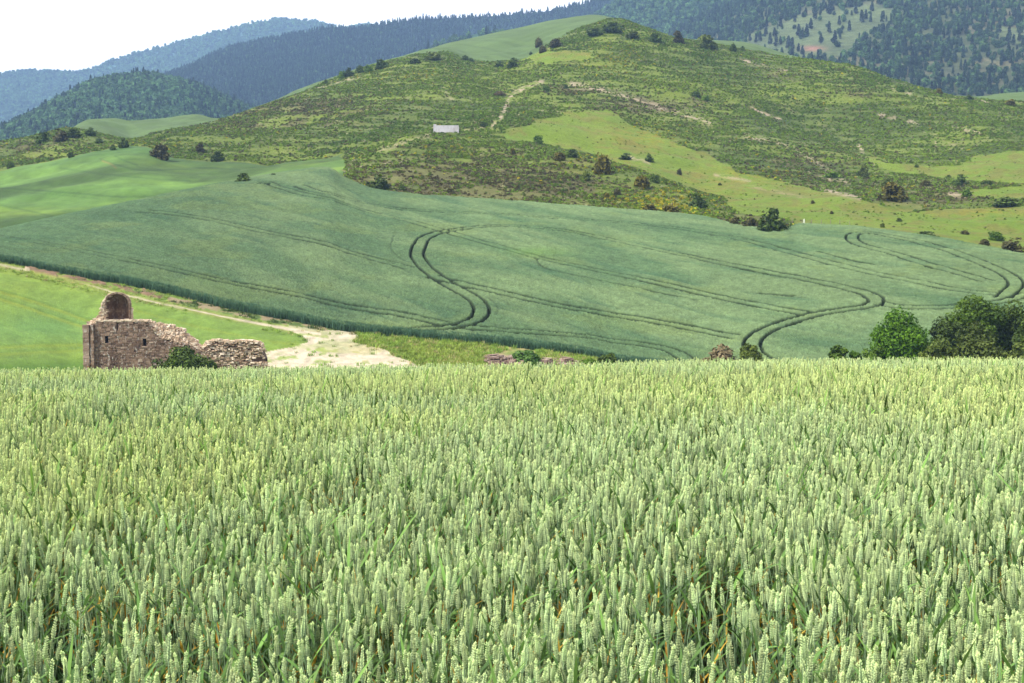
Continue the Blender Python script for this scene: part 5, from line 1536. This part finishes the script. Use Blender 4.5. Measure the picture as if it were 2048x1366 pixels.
for k, (x_, y_) in enumerate(PINES):
    p = on_sheet(S_right, x_, y_)
    o = bpy.data.objects.new('pine_tree', None); COL.objects.link(o); o.location = p
    s_ = g.uniform(0.75, 1.15); o.scale = (s_, s_, s_ * g.uniform(0.9, 1.15)); o.rotation_euler = (0, 0, g.uniform(0, 6.28))
    tag(o, 'single dark pine standing apart in the open grassy clearings on the far right slope', 'tree', 'pines scattered over the far clearings')
    link('crown', PM[k % 3][0], o); link('trunk', PM[k % 3][1], o)

# ---- fence posts and the little white marker
M_POST, _nt, _b = new_mat('weathered_post'); _b.inputs['Base Color'].default_value = (0.15, 0.13, 0.11, 1)
def post_mesh(name, h, r, mat):
    V, F = [], []
    for z_, k_ in ((-0.3, 1.0), (h * 0.96, 0.9), (h, 0.5)):
        for q in range(7): V.append((r * k_ * math.cos(q * 2 * PI / 7), r * k_ * math.sin(q * 2 * PI / 7), z_))
    for i in range(2):
        for q in range(7): F.append((i * 7 + q, i * 7 + (q + 1) % 7, i * 7 + 7 + (q + 1) % 7, i * 7 + 7 + q))
    return mesh_np(name, V, F, mat, True)
PMESH = post_mesh('fence_post', 1.05, 0.055, M_POST)
RUNS = [([(420, 283), (470, 292), (520, 297), (560, 299), (610, 302), (680, 300), (735, 290)], 17, 'thin fence post in the line along the foot of the long left slope', 'fence posts along the foot of the left slope'),
        ([(1585, 448), (1612, 449), (1640, 449), (1700, 453)], 7, 'thin fence post beside the white marker at the top edge of the wheat', 'fence posts above the wheat field')]
for P_, n_, lab_, grp_ in RUNS:
    q = dense(P_, 1.0); ii = np.linspace(0, len(q) - 1, n_).astype(int)
    for i in ii:
        p = place(q[i][0], q[i][1])
        o = link('fence_post', PMESH, None, tuple(p)); o.rotation_euler = (g.normal(0, .04), g.normal(0, .04), 0)
        tag(o, lab_, 'post', grp_)
M_WM, _nt, _b = new_mat('white_paint'); _b.inputs['Base Color'].default_value = (0.75, 0.75, 0.74, 1)
p = place(1608, 447)
mk = bpy.data.objects.new('trestle_marker', None); mk.scale = (0.75, 0.75, 0.7); COL.objects.link(mk); mk.location = p
tag(mk, 'small white A-shaped trestle standing beside the fence above the wheat', 'marker')
for sx in (-1, 1):
    o = link('leg', post_mesh('leg', 1.3, 0.05, M_WM), mk, (sx * 0.22, 0, 0)); o.rotation_euler = (0, -sx * 0.16, 0)
o = boxes('crossbar', [(0, 0.0, 0.7, 0.36, 0.06, 0.08, 0)], M_WM, mk, g, 0.0)

# ================================================================== AIR
hz = bpy.data.meshes.new('haze')
x0_, y0_, z0_, x1_, y1_, z1_ = -6400, -6400, -60, 6400, 6400, 900
hz.from_pydata([(x0_, y0_, z0_), (x1_, y0_, z0_), (x1_, y1_, z0_), (x0_, y1_, z0_), (x0_, y0_, z1_), (x1_, y0_, z1_), (x1_, y1_, z1_), (x0_, y1_, z1_)], [],
               [(0, 3, 2, 1), (4, 5, 6, 7), (0, 1, 5, 4), (1, 2, 6, 5), (2, 3, 7, 6), (3, 0, 4, 7)])
M_HAZE = bpy.data.materials.new('haze'); M_HAZE.use_nodes = True
nt = M_HAZE.node_tree; nt.nodes.clear()
pv = nt.nodes.new('ShaderNodeVolumePrincipled'); mo = nt.nodes.new('ShaderNodeOutputMaterial')
pv.inputs['Density'].default_value = 1.35e-4
pv.inputs['Color'].default_value = (0.36, 0.58, 1.0, 1)
pv.inputs['Anisotropy'].default_value = 0.0
nt.links.new(pv.outputs['Volume'], mo.inputs['Volume'])
hz.materials.append(M_HAZE)
tag(link('haze', hz), kind='stuff', label='thin blue haze over the far mountains', cat='haze')
